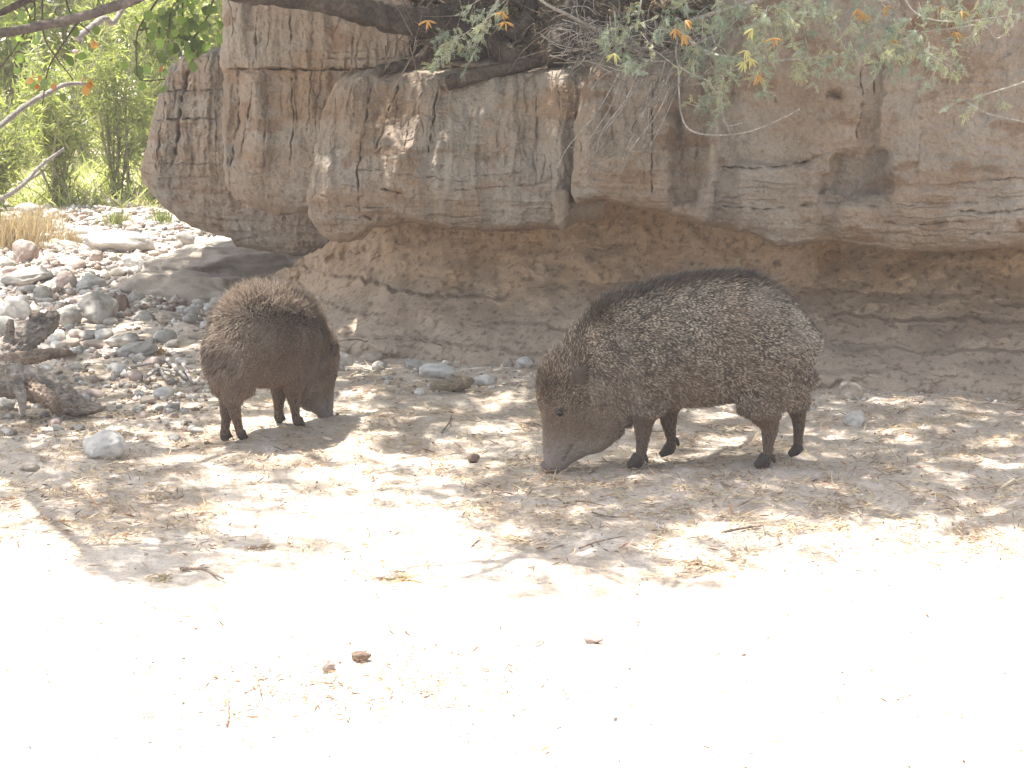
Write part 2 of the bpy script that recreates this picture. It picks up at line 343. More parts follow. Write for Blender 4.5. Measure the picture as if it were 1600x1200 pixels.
# farthest ledge
def d3(u, v): return 9.5-(u-220)*.0012+.10*ss(260, 100, v)
block('mud_ledge', [(78, 292), (90, 276), (110, 262), (150, 247), (190, 237), (230, 228), (262, 219), (280, 221), (300, 231), (325, 248), (345, 266), (360, 290), (372, 325)], 560,
      [(215, 110), (262, 106), (276, 92), (290, 84), (330, 80), (560, 78)], [(215, 275), (232, 300), (250, 328), (280, 352), (310, 362), (350, 380), (400, 390), (460, 398), (560, 400)],
      d3, 360, 330,
      [([(240, 144), (300, 141), (350, 140)], .03, 2.2), ([(235, 188), (280, 186), (350, 184)], .035, 2.4), ([(300, 92), (285, 150), (276, 230), (268, 262)], .045, 4.5), ([(230, 255), (350, 257)], .02, 2), ([(250, 280), (345, 276)], .015, 2.4), ([(338, 150), (338, 250)], .02, 2), ([(252, 210), (244, 262)], .03, 3)],
      (.020, .010, .010), 400, parent=bank, orange=.12)
# undercut wall and toe slope (one sheet under the ledges)
us = np.linspace(300, 2250, 930)
toeY = pl(us, [(300, 9.6), (395, 9.1), (450, 8.75), (500, 8.35), (540, 8.1), (640, 7.95), (830, 7.6), (1000, 7.45), (1300, 7.1), (1600, 7.02), (2250, 6.9)])
bkY = pl(us, [(300, 10.2), (395, 9.8), (450, 9.2), (520, 8.75), (600, 8.45), (900, 8.05), (1300, 7.75), (1600, 7.65), (2250, 7.6)])
topz = pl(us, [(300, .02), (400, .08), (450, .18), (540, .38), (620, .52), (700, .56), (2250, .6)])
prof = [(-.06, 0.0, 1), (.0, 0.0, 1)]
ts = np.linspace(0, 1, 260); U, T = np.meshgrid(us, ts)
tY, bY, tz = [np.repeat(a[None], len(ts), 0) for a in (toeY, bkY, topz)]
yy = np.interp(T, [0, .06, .12, .35, .6, .8, 1.0], [-.05, .0, .06, .38, .80, 1.0, .95]); zz = np.interp(T, [0, .06, .12, .35, .6, .8, 1.0], [-.25, .0, .07, .24, .48, .74, 1.12])
left = ss(620, 480, U)
Yw = tY+(bY-tY)*yy; Zw = np.where(zz < 0, zz*.4, zz*tz)
Xw = (U-800)/FPX*(tY*.5+bY*.5)*1.02
W = np.stack([Xw, Yw, Zw], -1)
n1 = fbm(W*np.array([3., 3., 3.]), 4, 501); n2 = fbm(W*11, 5, 502, .6); n3 = fbm(np.stack([W[..., 0]*1.6, 0*U, W[..., 2]*16], -1), 3, 503)
slant = fbm(np.stack([(W[..., 0]-W[..., 2]*1.5)*5, 0*U, (W[..., 2]+W[..., 0]*.6)*5], -1), 3, 504)
amp = ss(0, .1, T)
led = np.zeros_like(U)
for k, z0 in enumerate((.05, .12, .2)):                       # thin eroded shelves along the toe
    zl = z0+.02*fbm(np.stack([W[..., 0]*2, 0*U+k, 0*U], -1), 2, 505+k); led += .06*ss(-.004, .004, W[..., 2]-zl)*ss(.0, .35, fbm(np.stack([W[..., 0]*1.5, 0*U, 0*U+k*5], -1), 2, 515+k)+.25)
W[..., 1] += amp*(.06*n1+.020*n2+.009*n3+.03*slant+led)
W[..., 2] += amp*(.012*n2)
W[..., 1] += cracks(U, 600-T*600, [([(520, 530), (600, 500), (700, 520)], .04, 5)])
k = ss(.22, .75, T+.14*fbm(W*4, 3, 520)); k2 = ss(-.2, .5, fbm(W*5, 4, 521))[..., None]
G2 = np.array([.375, .295, .22]); O2 = np.array([.44, .33, .225]); O3 = np.array([.47, .335, .21])
C = G2*(1-.4*k2)+TAN*.4*k2; oc = O2*(1-k2)+O3*k2; kk = (k*.9)[..., None]; C = C*(1-kk)+oc*kk
pit = ss(.25, .6, fbm(W*38, 3, 523))[..., None]*.5; C = C*(1-pit)+DRK*pit
mesh('undercut_wall', W.reshape(-1, 3), gridF(len(ts), len(us)), M_bank, bank, C.reshape(-1, 3))
# drip of hardened mud hanging from the joint between the ledges
V, F = tube(unproj([876, 878, 876, 880], [300, 325, 345, 362], [7.52, 7.5, 7.5, 7.52]), [.035, .030, .020, .004], 18, 24, .55, 9); mesh('mud_drip', V, F, M_bank, bank, np.broadcast_to(TAN, V.shape))
# earth of the bank top: rises behind the ledges
def topz_fn(x, y):
    return .94+.42*np.clip(y-8.0, 0, .8)+.22*np.clip(y-8.8, 0, None)+.02*fbm(np.stack([x*3, y*3, 0*x], -1), 3, 530)+.55*ss(.5, 1.6, x)*ss(7.3, 8.2, y)
xx = np.linspace(-.62, 6, 320); yv = np.concatenate([np.linspace(8.28, 9.5, 110), np.linspace(9.55, 14, 20)]); Xt, Yt = np.meshgrid(xx, yv)
Yt = Yt-ss(1.0, 0, (Yt-8.28)/.5)*np.clip((Xt+.2), 0, 1.2)*.28
Zt = topz_fn(Xt, Yt); Pt = np.stack([Xt, Yt, Zt], -1); Zt = Zt+.012*fbm(Pt*14, 4, 531)
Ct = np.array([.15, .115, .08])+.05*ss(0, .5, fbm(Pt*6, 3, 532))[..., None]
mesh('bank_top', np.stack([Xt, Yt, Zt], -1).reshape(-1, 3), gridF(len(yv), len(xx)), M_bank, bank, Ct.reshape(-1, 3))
# second, thinner layer lying over the middle ledge
def dL(u, v): return 8.24-(u-600)*.0010+.0*v
block('mud_layer', [(97, 650), (104, 640), (116, 652)], 915, [(590, 100), (640, 99), (760, 98), (915, 92)], [(590, 116), (700, 118), (915, 114)], dL, 60, 420,
      [([(610, 104), (760, 107), (915, 101)], .03, 2.2)], (.01, .01, .008), 450, parent=bank, orange=.3, rad=.03, toprad=.02, botrad=.01, sideback=.3, topback=.4)
# ------------------------------------------------------------------ peccaries
def eloft(path, ra, rb, seg=20, n=None, upv=(0, 1, 0)):
    """closed tube with elliptical section: ra in the side plane, rb lateral (y)"""
    P = smoothpath(path, n or len(path)*4); m = len(P); q = np.linspace(0, 1, m); q0 = np.linspace(0, 1, len(path))
    ra = np.interp(q, q0, ra); rb = np.interp(q, q0, rb)
    T = np.gradient(P, axis=0); T /= np.linalg.norm(T, axis=1)[:, None]
    L = np.array(upv, float)[None]-T*(T@np.array(upv, float))[:, None]; L /= np.linalg.norm(L, axis=1)[:, None]; A = np.cross(T, L)
    # rounded ends
    e = .5*ra[0], .5*ra[-1]
    P = np.vstack([P[0]-T[0]*e[0], P[0]-T[0]*e[0]*.6, P, P[-1]+T[-1]*e[1]*.6, P[-1]+T[-1]*e[1]])
    ra = np.r_[ra[0]*.35, ra[0]*.78, ra, ra[-1]*.78, ra[-1]*.35]; rb = np.r_[rb[0]*.35, rb[0]*.78, rb, rb[-1]*.78, rb[-1]*.35]
    A = np.vstack([A[0], A[0], A, A[-1], A[-1]]); L = np.vstack([L[0], L[0], L, L[-1], L[-1]]); m = len(P)
    th = np.arange(seg)*2*math.pi/seg
    V = (P[:, None]+A[:, None]*(np.cos(th)[None, :]*ra[:, None])[..., None]+L[:, None]*(np.sin(th)[None, :]*rb[:, None])[..., None]).reshape(-1, 3)
    i = np.arange((m-1)*seg); a = i//seg; b = i % seg; b2 = (b+1) % seg
    F = np.stack([a*seg+b, a*seg+b2, (a+1)*seg+b2, (a+1)*seg+b], 1)
    V = np.vstack([V, P[0], P[-1]]); k = np.arange(seg); k2 = (k+1) % seg
    return V, [F, np.vstack([np.stack([np.full(seg, m*seg), k2, k], 1), np.stack([np.full(seg, m*seg+1), (m-1)*seg+k, (m-1)*seg+k2], 1)])]
def zx(X): return (X-930)/1692.0
def zz_(Y): return (1013-Y)/1692.0/.985
def S(X, Y, y=0.0): return (zx(X), y, zz_(Y))
def body_parts(legs, head=True):
    B = Buf(); k = 1/1692.0
    # torso: sections along the spine
    st = [(1455, 470, 560, .05), (1435, 375, 690, .095), (1380, 285, 722, .118), (1290, 190, 735, .132), (1180, 128, 722, .140), (1050, 103, 722, .145), (900, 116, 742, .147), (760, 145, 752, .142), (650, 180, 770, .130), (560, 225, 785, .112)]
    B.add(*eloft([S(x-(40 if x > 1400 else 32 if x > 1250 else 14 if x > 1100 else 0), (t+b)/2+8) for x, t, b, w in st], [((b-t)/2-22)*k for x, t, b, w in st], [w for *_, w in st], 28))
    B.add(*eloft([S(1325, 400), S(1325, 560), S(1310, 690)], [x*k for x in (95, 115, 95)], [.09, .105, .09], 20))
    # neck
    B.add(*eloft([S(640, 470), S(540, 530), S(440, 575), S(370, 610)], [x*k for x in (270, 262, 225, 190)], [.118, .110, .098, .088], 24))
    # head and snout: path downwards, sections measured left/right
    hd = [(560, 175, 440, .074), (610, 142, 470, .079), (670, 134, 480, .078), (740, 134, 470, .073), (800, 142, 440, .062), (860, 148, 400, .050), (920, 150, 355, .044), (970, 152, 318, .038), (1015, 154, 286, .034), (1035, 156, 272, .032)]
    B.add(*eloft([S((l+r)/2, y) for y, l, r, w in hd], [(r-l)/2*k for y, l, r, w in hd], [w for *_, w in hd], 24))
    # cheek / jaw
    B.add(*eloft([S(440, 720), S(432, 812), S(405, 880), S(345, 932), S(300, 980), S(276, 1008)], [x*k for x in (120, 118, 94, 60, 38, 22)], [.078, .072, .055, .036, .024, .018], 20))
    B.add(*eloft([S(530, 620), S(505, 765)], [x*k for x in (140, 118)], [.09, .07], 20))
    for L in legs:
        pts = L['p']; y = L['y']
        ys = [y*(a) for a in np.linspace(.75, 1.0, len(pts))]
        B.add(*eloft([S(p[0], p[1], yy) for p, yy in zip(pts, ys)], [p[2]*k for p in pts], [min(p[2]*k*1.0, p[3] if len(p) > 3 else 9) for p in pts], 16))
    return B
def remesh(B, voxel=.0065, smooth=6):
    o = B.out('tmp', M_bark); m = o.modifiers.new('r', 'REMESH'); m.mode = 'VOXEL'; m.voxel_size = voxel; m.use_smooth_shade = True
    s = o.modifiers.new('s', 'SMOOTH'); s.iterations = smooth; s.factor = .5
    dg = bpy.context.evaluated_depsgraph_get(); e = o.evaluated_get(dg); me = e.to_mesh()
    V = np.empty(len(me.vertices)*3, np.float32); me.vertices.foreach_get('co', V); V = V.reshape(-1, 3).astype(float)
    me.calc_loop_triangles(); Tn = np.empty(len(me.loop_triangles)*3, np.int32); me.loop_triangles.foreach_get('vertices', Tn); Tn = Tn.reshape(-1, 3)
    e.to_mesh_clear(); d = o.data; bpy.data.objects.remove(o); bpy.data.meshes.remove(d)
    return V, Tn
def fur_mat():
    m, nt, b = newmat('bristle'); N = nt.nodes; L = nt.links
    hi = N.new('ShaderNodeHairInfo'); at = N.new('ShaderNodeAttribute'); at.attribute_name = 'tone'
    r = N.new('ShaderNodeValToRGB'); e = r.color_ramp.elements
    D = (.072, .057, .045, 1); Lt = (.78, .68, .54, 1)
    e[0].position = 0; e[0].color = D; e[1].position = 1; e[1].color = Lt
    for p, c in ((.30, D), (.42, Lt), (.58, Lt), (.68, D), (.84, D), (.9, Lt)):
        x = e.new(p); x.color = c
    sh = N.new('ShaderNodeMath'); sh.operation = 'MULTIPLY_ADD'; L.new(hi.outputs['Random'], sh.inputs[0]); sh.inputs[1].default_value = .3
    L.new(hi.outputs['Intercept'], sh.inputs[2]); sb = N.new('ShaderNodeMath'); sb.operation = 'SUBTRACT'; L.new(sh.outputs[0], sb.inputs[0]); sb.inputs[1].default_value = .15
    L.new(sb.outputs[0], r.inputs[0])
    sx = N.new('ShaderNodeSeparateXYZ'); L.new(at.outputs['Vector'], sx.inputs[0])
    dk = N.new('ShaderNodeMixRGB'); dk.inputs[1].default_value = (.022, .019, .017, 1); L.new(r.outputs[0], dk.inputs[2]); L.new(sx.outputs[0], dk.inputs[0])
    wm = N.new('ShaderNodeMixRGB'); L.new(sx.outputs[1], wm.inputs[0]); L.new(dk.outputs[0], wm.inputs[1]); wm.inputs[2].default_value = (.27, .185, .125, 1)
    gm = N.new('ShaderNodeMixRGB'); L.new(sx.outputs[2], gm.inputs[0]); L.new(wm.outputs[0], gm.inputs[1]); gm.inputs[2].default_value = (.46, .42, .36, 1)
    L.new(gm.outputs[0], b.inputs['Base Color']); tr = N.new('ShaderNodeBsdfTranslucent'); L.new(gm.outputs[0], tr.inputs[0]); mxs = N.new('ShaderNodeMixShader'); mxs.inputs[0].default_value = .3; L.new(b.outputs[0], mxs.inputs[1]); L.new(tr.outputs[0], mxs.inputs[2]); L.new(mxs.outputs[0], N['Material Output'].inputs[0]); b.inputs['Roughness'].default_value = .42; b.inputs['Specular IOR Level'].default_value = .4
    return m
M_fur = fur_mat(); M_skin = earth_mat('hide', None, 3.0, .4, speck=.4, fine=60, rough=.75)
def simple(name, c, rough=.6):
    m, nt, b = newmat(name); b.inputs['Base Color'].default_value = (*c, 1); b.inputs['Roughness'].default_value = rough; return m
M_eye = simple('eye', (.012, .01, .009), .12); M_hoof = earth_mat('hoof', (.05, .042, .036), 6, .4, speck=.5, rough=.6); M_nose = earth_mat('snout_skin', (.13, .10, .09), 6, .5, speck=.5, rough=.6)

def spine_z(x): return pl(x, [(zx(120), .25), (zx(160), .30), (zx(230), .335), (zx(300), .375), (zx(400), .435), (zx(500), .475), (zx(620), .505), (zx(800), .528), (zx(1050), .545), (zx(1200), .53), (zx(1320), .48), (zx(1400), .42), (zx(1455), .34)])
def peccary(loc, rz, sc, legs, nh, seed, label, brown=.16, mane=.92, spike=0.):
    root = empty('peccary', loc, rz); root.scale = (sc, sc, sc); tag(root, label, 'peccary', 'peccaries grazing below the bank')
    V, T = remesh(body_parts(legs))
    # face detail: eye socket, mouth crease, brow
    ex, ez = zx(236), zz_(752)
    d = np.hypot(V[:, 0]-ex, V[:, 2]-ez); V[:, 1] *= 1-.10*np.exp(-(d/.011)**2)
    d, _ = segdist(V[:, 0], V[:, 2], (zx(290), zz_(920)), (zx(262), zz_(985))); V[:, 1] *= 1-.22*np.exp(-(d/.006)**2)
    d, _ = segdist(V[:, 0], V[:, 2], (zx(330), zz_(890)), (zx(290), zz_(920))); V[:, 1] *= 1-.10*np.exp(-(d/.006)**2)
    N3 = np.cross(V[T[:, 1]]-V[T[:, 0]], V[T[:, 2]]-V[T[:, 0]]); ar = np.linalg.norm(N3, axis=1)/2; N3 = N3/(2*ar[:, None]+1e-12)
    ce = V[T].mean(1)
    def fields(P):
        x, z = P[:, 0], P[:, 2]
        head = ss(zx(420), zx(300), x+.25*(z-.3)); face = ss(zz_(640), zz_(800), z)*ss(zx(560), zx(480), x); snout = ss(zz_(840), zz_(930), z)*ss(zx(520), zx(420), x)
        leg = ss(.185, .14, z)*ss(zx(560), zx(570), x)
        low = ss(.11, .05, z)*ss(zx(560), zx(570), x)
        dz = spine_z(x)-z; dor = ss(.07, .02, dz)*ss(.06, .022, np.abs(P[:, 1]))*ss(zx(200), zx(420), x)
        dor = np.maximum(dor, .6*ss(.03, .012, np.abs(P[:, 1]))*ss(zx(1280), zx(1360), x)*ss(.30, .38, z))
        collar = np.exp(-((x-zx(545)+.25*(z-.3))/.018)**2)*ss(.42, .36, z)*ss(.16, .2, z)
        sidel = ss(.44, .38, z)*ss(.14, .2, z)
        return head, face, snout, leg, low, dor, collar, sidel
    h, f, s_, lg, lo, dr, co, sl_ = fields(V)
    C = np.tile(np.array([.045, .034, .027]), (len(V), 1)); fx = (f*.8)[:, None]; C = C*(1-fx)+np.array([.15, .115, .09])*fx; sx_ = (s_*.8)[:, None]; C = C*(1-sx_)+np.array([.22, .19, .165])*sx_; mo = np.exp(-(segdist(V[:, 0], V[:, 2], (zx(292), zz_(925)), (zx(258), zz_(995)))[0]/.006)**2)[:, None]; C = C*(1-.6*mo)+.03*mo
    lx = (lg*.8)[:, None]; C = C*(1-lx)+np.array([.05, .038, .032])*lx
    body = mesh('body', V, T, M_skin, root, C)
    # hairs
    p = ar/ar.sum(); r_ = np.random.default_rng(seed)
    idx = r_.choice(len(T), nh, p=p); a = r_.random((nh, 2)); fl = a.sum(1) > 1; a[fl] = 1-a[fl]
    R = V[T[idx, 0]]*(1-a.sum(1))[:, None]+V[T[idx, 1]]*a[:, :1]+V[T[idx, 2]]*a[:, 1:]; Nn = N3[idx]
    head, face, snout, leg, low, dor, collar, sidel = fields(R)
    keep = ~((np.abs(R[:, 1]) > .02) & (np.hypot(R[:, 0]-ex, R[:, 2]-ez) < .011)) & ((R[:, 2] > .045) | (R[:, 0] > zx(500)))
    keep &= ~((R[:, 2] < .02)); keep |= (R[:, 2] > .022) & (R[:, 2] < .046) & (R[:, 0] < zx(500)) & (r_.random(nh) < .5)
    fd = np.stack([np.full(nh, 1.0), 0*head, -.35-.5*ss(zx(1250), zx(1450), R[:, 0])-1.2*ss(.3, .1, R[:, 2])], -1)
    hd = np.stack([.35+0*head, 0*head, .9+0*head], -1); hm = np.maximum(ss(zx(400), zx(300), R[:, 0]), face)[:, None]
    fd = fd*(1-hm)+hd*hm; ld = np.array([.15, 0, -1.0]); fd = fd*(1-leg[:, None])+ld*leg[:, None]
    q = R*9; nz = np.stack([fbm(q, 2, 61), fbm(q, 2, 62), fbm(q, 2, 63)], -1); fd = fd+.45*nz
    fd /= np.linalg.norm(fd, axis=1)[:, None]
    tg = fd-Nn*(fd*Nn).sum(1)[:, None]; tg /= np.linalg.norm(tg, axis=1)[:, None]+1e-9
    lift = .27+.5*dor*ss(zx(1300), zx(1100), R[:, 0])+.1*r_.random(nh)-.15*face-.2*leg+.25*np.exp(-((R[:, 0]-zx(200))/.06)**2)*ss(zz_(640), zz_(540), R[:, 2])
    lift = np.clip(lift, .12, 1.2)
    upper = np.maximum(ss(.30, .85, Nn[:, 2]), ss(.5, .9, Nn[:, 0])*ss(.22, .3, R[:, 2]))*(1-face)*(.55+.9*(r_.random(nh) < .5)); lift = np.clip(lift+spike*.55*upper, .1, 1.3)
    crown = np.exp(-((R[:, 0]-zx(190))/.06)**2)*ss(zz_(680), zz_(560), R[:, 2])
    ln = .028+.022*dor*ss(zx(1350), zx(1200), R[:, 0])+.012*crown; ln = ln+spike*.013*upper; ln = ln*(1-.62*face)*(1-.65*leg)*(1-.35*low)*(1-.3*snout); ln = ln*(.65+.6*r_.random(nh))
    dv = tg*np.cos(lift)[:, None]+Nn*np.sin(lift)[:, None]+.16*r_.normal(size=(nh, 3)); dv /= np.linalg.norm(dv, axis=1)[:, None]
    K = 5; t = np.linspace(0, 1, K); grav = np.array([0, 0, -.25])
    bend = (tg*.5+grav*.4)
    PT = R[:, None]+ln[:, None, None]*(dv[:, None]*t[None, :, None]+bend[:, None]*(t**2)[None, :, None]*.35)
    PT = PT[keep]; n = len(PT)
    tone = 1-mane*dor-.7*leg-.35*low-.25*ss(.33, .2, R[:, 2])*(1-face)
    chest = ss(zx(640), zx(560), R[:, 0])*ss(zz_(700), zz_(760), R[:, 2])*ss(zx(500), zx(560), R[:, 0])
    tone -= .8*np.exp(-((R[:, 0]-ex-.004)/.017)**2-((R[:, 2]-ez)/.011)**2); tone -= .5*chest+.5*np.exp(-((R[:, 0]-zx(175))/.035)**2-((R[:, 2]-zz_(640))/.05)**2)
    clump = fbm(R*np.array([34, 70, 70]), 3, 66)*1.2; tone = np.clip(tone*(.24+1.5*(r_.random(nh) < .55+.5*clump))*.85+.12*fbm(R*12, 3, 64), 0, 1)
    warm = np.clip(-.9*np.exp(-((R[:, 0]-ex-.004)/.017)**2-((R[:, 2]-ez)/.011)**2)+(brown+.35*face+.25*leg+.3*ss(.35, .22, R[:, 2]))*(.4+.9*r_.random(nh))+.2*fbm(R*8, 2, 65), 0, .85)
    gry = np.clip(spike*.9*upper*(r_.random(nh) < .6)+.55*snout+.35*collar+.30*face+.35*np.exp(-((R[:, 0]-zx(400))/.05)**2-((R[:, 2]-zz_(610))/.03)**2)+.5*ss(zx(1040), zx(1240), R[:, 0])*ss(.32, .4, R[:, 2])*ss(.2, .5, fbm(R*9, 2, 67)+.35)*(1-dor)-.3*low, 0, .8)*(r_.random(nh)*1.2)  # spike term paints the sunlit rim: upward-facing hairs made paler
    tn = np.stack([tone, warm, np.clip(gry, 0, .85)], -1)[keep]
    hc = bpy.data.hair_curves.new('fur'); hc.add_curves([K]*n)
    hc.attributes['position'].data.foreach_set('vector', PT.astype(np.float32).ravel())
    ra = hc.attributes.get('radius') or hc.attributes.new('radius', 'FLOAT', 'POINT')
    rw = (np.array([1, 1, .9, .65, .15])[None]*(.00085*(1-.35*face-.25*leg)[keep])[:, None]).astype(np.float32); ra.data.foreach_set('value', rw.ravel())
    at = hc.attributes.new('tone', 'FLOAT_VECTOR', 'CURVE'); at.data.foreach_set('vector', tn.astype(np.float32).ravel())
    hc.materials.append(M_fur); link(bpy.data.objects.new('fur', hc), root)
    # eyes, ears, nose, hooves, tail
    def ell(c, r, seg=14, rings=9):
        th = np.arange(seg)*2*math.pi/seg; ph = np.linspace(.02, math.pi-.02, rings); A, Bq = np.meshgrid(th, ph)
        Vv = np.stack([np.sin(Bq)*np.cos(A)*r[0]+c[0], np.sin(Bq)*np.sin(A)*r[1]+c[1], np.cos(Bq)*r[2]+c[2]], -1).reshape(-1, 3)
        i = np.arange((rings-1)*seg); a_ = i//seg; b_ = i % seg
        return Vv, np.stack([a_*seg+b_, (a_+1)*seg+b_, (a_+1)*seg+(b_+1) % seg, a_*seg+(b_+1) % seg], 1)
    near = np.hypot(V[:, 0]-ex, V[:, 2]-ez) < .012; wy = np.abs(V[near, 1]).max() if near.any() else .06
    for sgn in (-1, 1):
        Ve, Fe = ell((ex, sgn*(wy-.002), ez), (.0085, .0075, .0085)); mesh('eye', Ve, Fe, M_eye, root)
        Ve, Fe = ell((ex, sgn*(wy-.003), ez+.001), (.0125, .0065, .0125)); B = Buf()
        keepf = Fe; mesh('eyelid', Ve-np.array([0, sgn*.0015, 0]), Fe, simple('lid', (.03, .024, .02)), root)
        # ear: cupped rounded leaf
        uu, vv = np.meshgrid(np.linspace(-1, 1, 13), np.linspace(0, 1, 13)); wd = .023*np.sqrt(np.clip(1-(2*vv-.75)**2*.62, .05, 1))*(1-.85*np.clip(vv-.85, 0, 1)/.15*.7)
        base = np.array([zx(335), sgn*.086, zz_(600)]); up = np.array([-.10, sgn*.38, .9]); up /= np.linalg.norm(up); sd = np.cross(up, [0, sgn, 0]); sd /= np.linalg.norm(sd); fw = np.cross(sd, up)
        E = base+up*(vv*.058)[..., None]+sd*(uu*wd)[..., None]+fw*((uu**2-1)*.010*sgn)[..., None]
        E2 = E+fw*.003; nE = 13*13; Fq = gridF(13, 13)
        ce_ = np.array([.075, .058, .047])*(1-.3*np.abs(uu.reshape(-1, 1))**2)+np.array([.03, .025, .02])*ss(.82, 1, np.maximum(np.abs(uu), vv)).reshape(-1, 1)
        mesh('ear', np.vstack([E.reshape(-1, 3), E2.reshape(-1, 3)]), [np.vstack([Fq, Fq[:, ::-1]+nE])], M_skin, root, np.vstack([ce_, ce_]))
        # ear fringe
    Bn = Buf(); Bn.add(*eloft([S(206, 1030), S(202, 1048), S(198, 1056)], [.036, .039, .034], [.027, .029, .026], 20, 9)); Bn.out('snout_disc', M_nose, root)
    Bf = Buf()
    nE = 2600
    for sgn in (-1, 1):
        pass
    for L in legs:
        ft = L['hoof']; y = L['y']
        hv = empty('hoof'); hv.parent = root
        SC.collection.objects.unlink(hv); bpy.data.objects.remove(hv)
        B = Buf()
        for dy in (-.0105, .0105):
            B.add(*eloft([S(ft[0]+22, ft[1]-44, y+dy), S(ft[0]+6, ft[1]-22, y+dy), S(ft[0]-22, ft[1]-2, y+dy*1.1)], [.0150, .0140, .0065], [.0105, .0105, .006], 12, 10))
        Vh = np.concatenate(B.V); zmin = L['gz']
        for v_ in B.V: v_[:, 2] = np.maximum(v_[:, 2]-Vh[:, 2].min()+zmin, zmin)
        B.out('hoof', M_hoof, root)
        if L.get('dew'):
            dx, dyv = L['dew']; Bq = Buf(); Bq.add(*eloft([S(dx-12, dyv-22, y), S(dx, dyv, y), S(dx+4, dyv+14, y)], [.007, .006, .003], [.006, .005, .003], 8, 8)); Bq.out('dewclaw', M_hoof, root)
    return root
NF = [(650, 640, 95, .05), (648, 720, 78, .05), (640, 800, 48), (636, 870, 33), (630, 940, 26), (615, 985, 31), (603, 1005, 27)]
FF = [(760, 640, 90, .05), (765, 730, 68, .05), (775, 800, 46), (783, 870, 30), (793, 930, 24), (785, 975, 30), (775, 992, 25)]
NH = [(1235, 560, 165, .06), (1200, 660, 125, .058), (1222, 745, 82, .05), (1248, 815, 44), (1243, 890, 27), (1240, 955, 24), (1224, 1000, 31), (1215, 1015, 25)]
FH = [(1330, 560, 130, .06), (1360, 660, 95, .05), (1400, 740, 58), (1420, 820, 33), (1421, 900, 24), (1421, 955, 23), (1414, 985, 27), (1410, 1000, 22)]
def G3(x, y): return float(gz(np.array([x]), np.array([y]))[0])
big_legs = [dict(p=NF, y=-.075, hoof=(590, 1022), gz=.0, dew=(655, 975)), dict(p=FF, y=.075, hoof=(765, 1008), gz=.0, dew=(826, 945)),
            dict(p=NH, y=-.078, hoof=(1205, 1030), gz=.0, dew=(1270, 975)), dict(p=FH, y=.078, hoof=(1405, 1015), gz=.0)]
bx = gnd(800+915/3.077, 739)
big = peccary((bx[0], bx[1]+.05, G3(bx[0], bx[1])+.002), 0, 1.0, big_legs, 130000, 5, 'large grizzled grey-brown peccary in profile, snout down on the sand')
small_legs = [dict(p=[(p[0]+14*max(0, (p[1]-700))/300., *p[1:]) for p in NF], y=-.07, hoof=(604, 1022), gz=.0, dew=(670, 975)), dict(p=[(p[0]-60*max(0, (p[1]-640))/350., *p[1:]) for p in FF], y=.07, hoof=(705, 1008), gz=.0),
              dict(p=[(p[0]+90*max(0, (p[1]-640))/350., *p[1:]) for p in NH], y=-.045, hoof=(1295, 1030), gz=.0), dict(p=[(p[0]-120*max(0, (p[1]-640))/350., *p[1:]) for p in FH], y=.03, hoof=(1285, 1015), gz=.0)]
sx = gnd(418, 680)
for L in small_legs: L['p'] = [(p[0], p[1], p[2]*(1.22 if p[1] > 780 else 1.08), *p[3:]) for p in L['p']]
small = peccary((sx[0], sx[1], G3(sx[0], sx[1])+.002), math.radians(180+61), .775, small_legs, 80000, 6, 'smaller reddish-brown peccary seen from behind, head down toward the rock ledge', brown=.8, mane=.35, spike=1.); small.scale = (.765, .765, .82)
# ------------------------------------------------------------------ rocks
def ico(n):
    import bmesh
    bm = bmesh.new(); bmesh.ops.create_icosphere(bm, subdivisions=n, radius=1.0); V = np.array([v.co[:] for v in bm.verts]); F = np.array([[v.index for v in f.verts] for f in bm.faces]); bm.free(); return V, F
ICO = {n: ico(n) for n in (2, 3, 4, 5)}
WH = (.62, .59, .54); GR = (.42, .395, .35); TN = (.45, .385, .31); BR = (.23, .165, .12); PK = (.46, .37, .32)
def rock_shape(seed, sub=4, ang=.5, col=GR):
    V, F = ICO[sub]; V = V.copy(); r = np.random.default_rng(seed)
    for _ in range(int(5+ang*9)):                          # worn facets
        n = r.normal(size=3); n /= np.linalg.norm(n); d = r.uniform(.62, .92); s = V@n-d; m = s > 0; V[m] -= n*(s[m]*.9*min(1, .4+ang))[:, None]
    V = V*(1+.16*fbm(V*1.1+seed, 2, seed % 97)[:, None])
    nn = fbm(V*4+seed, 4, seed % 89); V = V*(1+.035*nn[:, None])
    k = ss(-.2, .6, fbm(V*2.2+seed, 3, seed % 83))[:, None]; C = np.array(col)*(1-k*.28)
    return V, F, np.clip(C, 0, 1)
def rock_mesh(name, seed, sub, ang, col):
    V, F, C = rock_shape(seed, sub, ang, col); return mesh(name, V, F, M_rock, None, C)
def ppm(v): return (v-50)/1.25
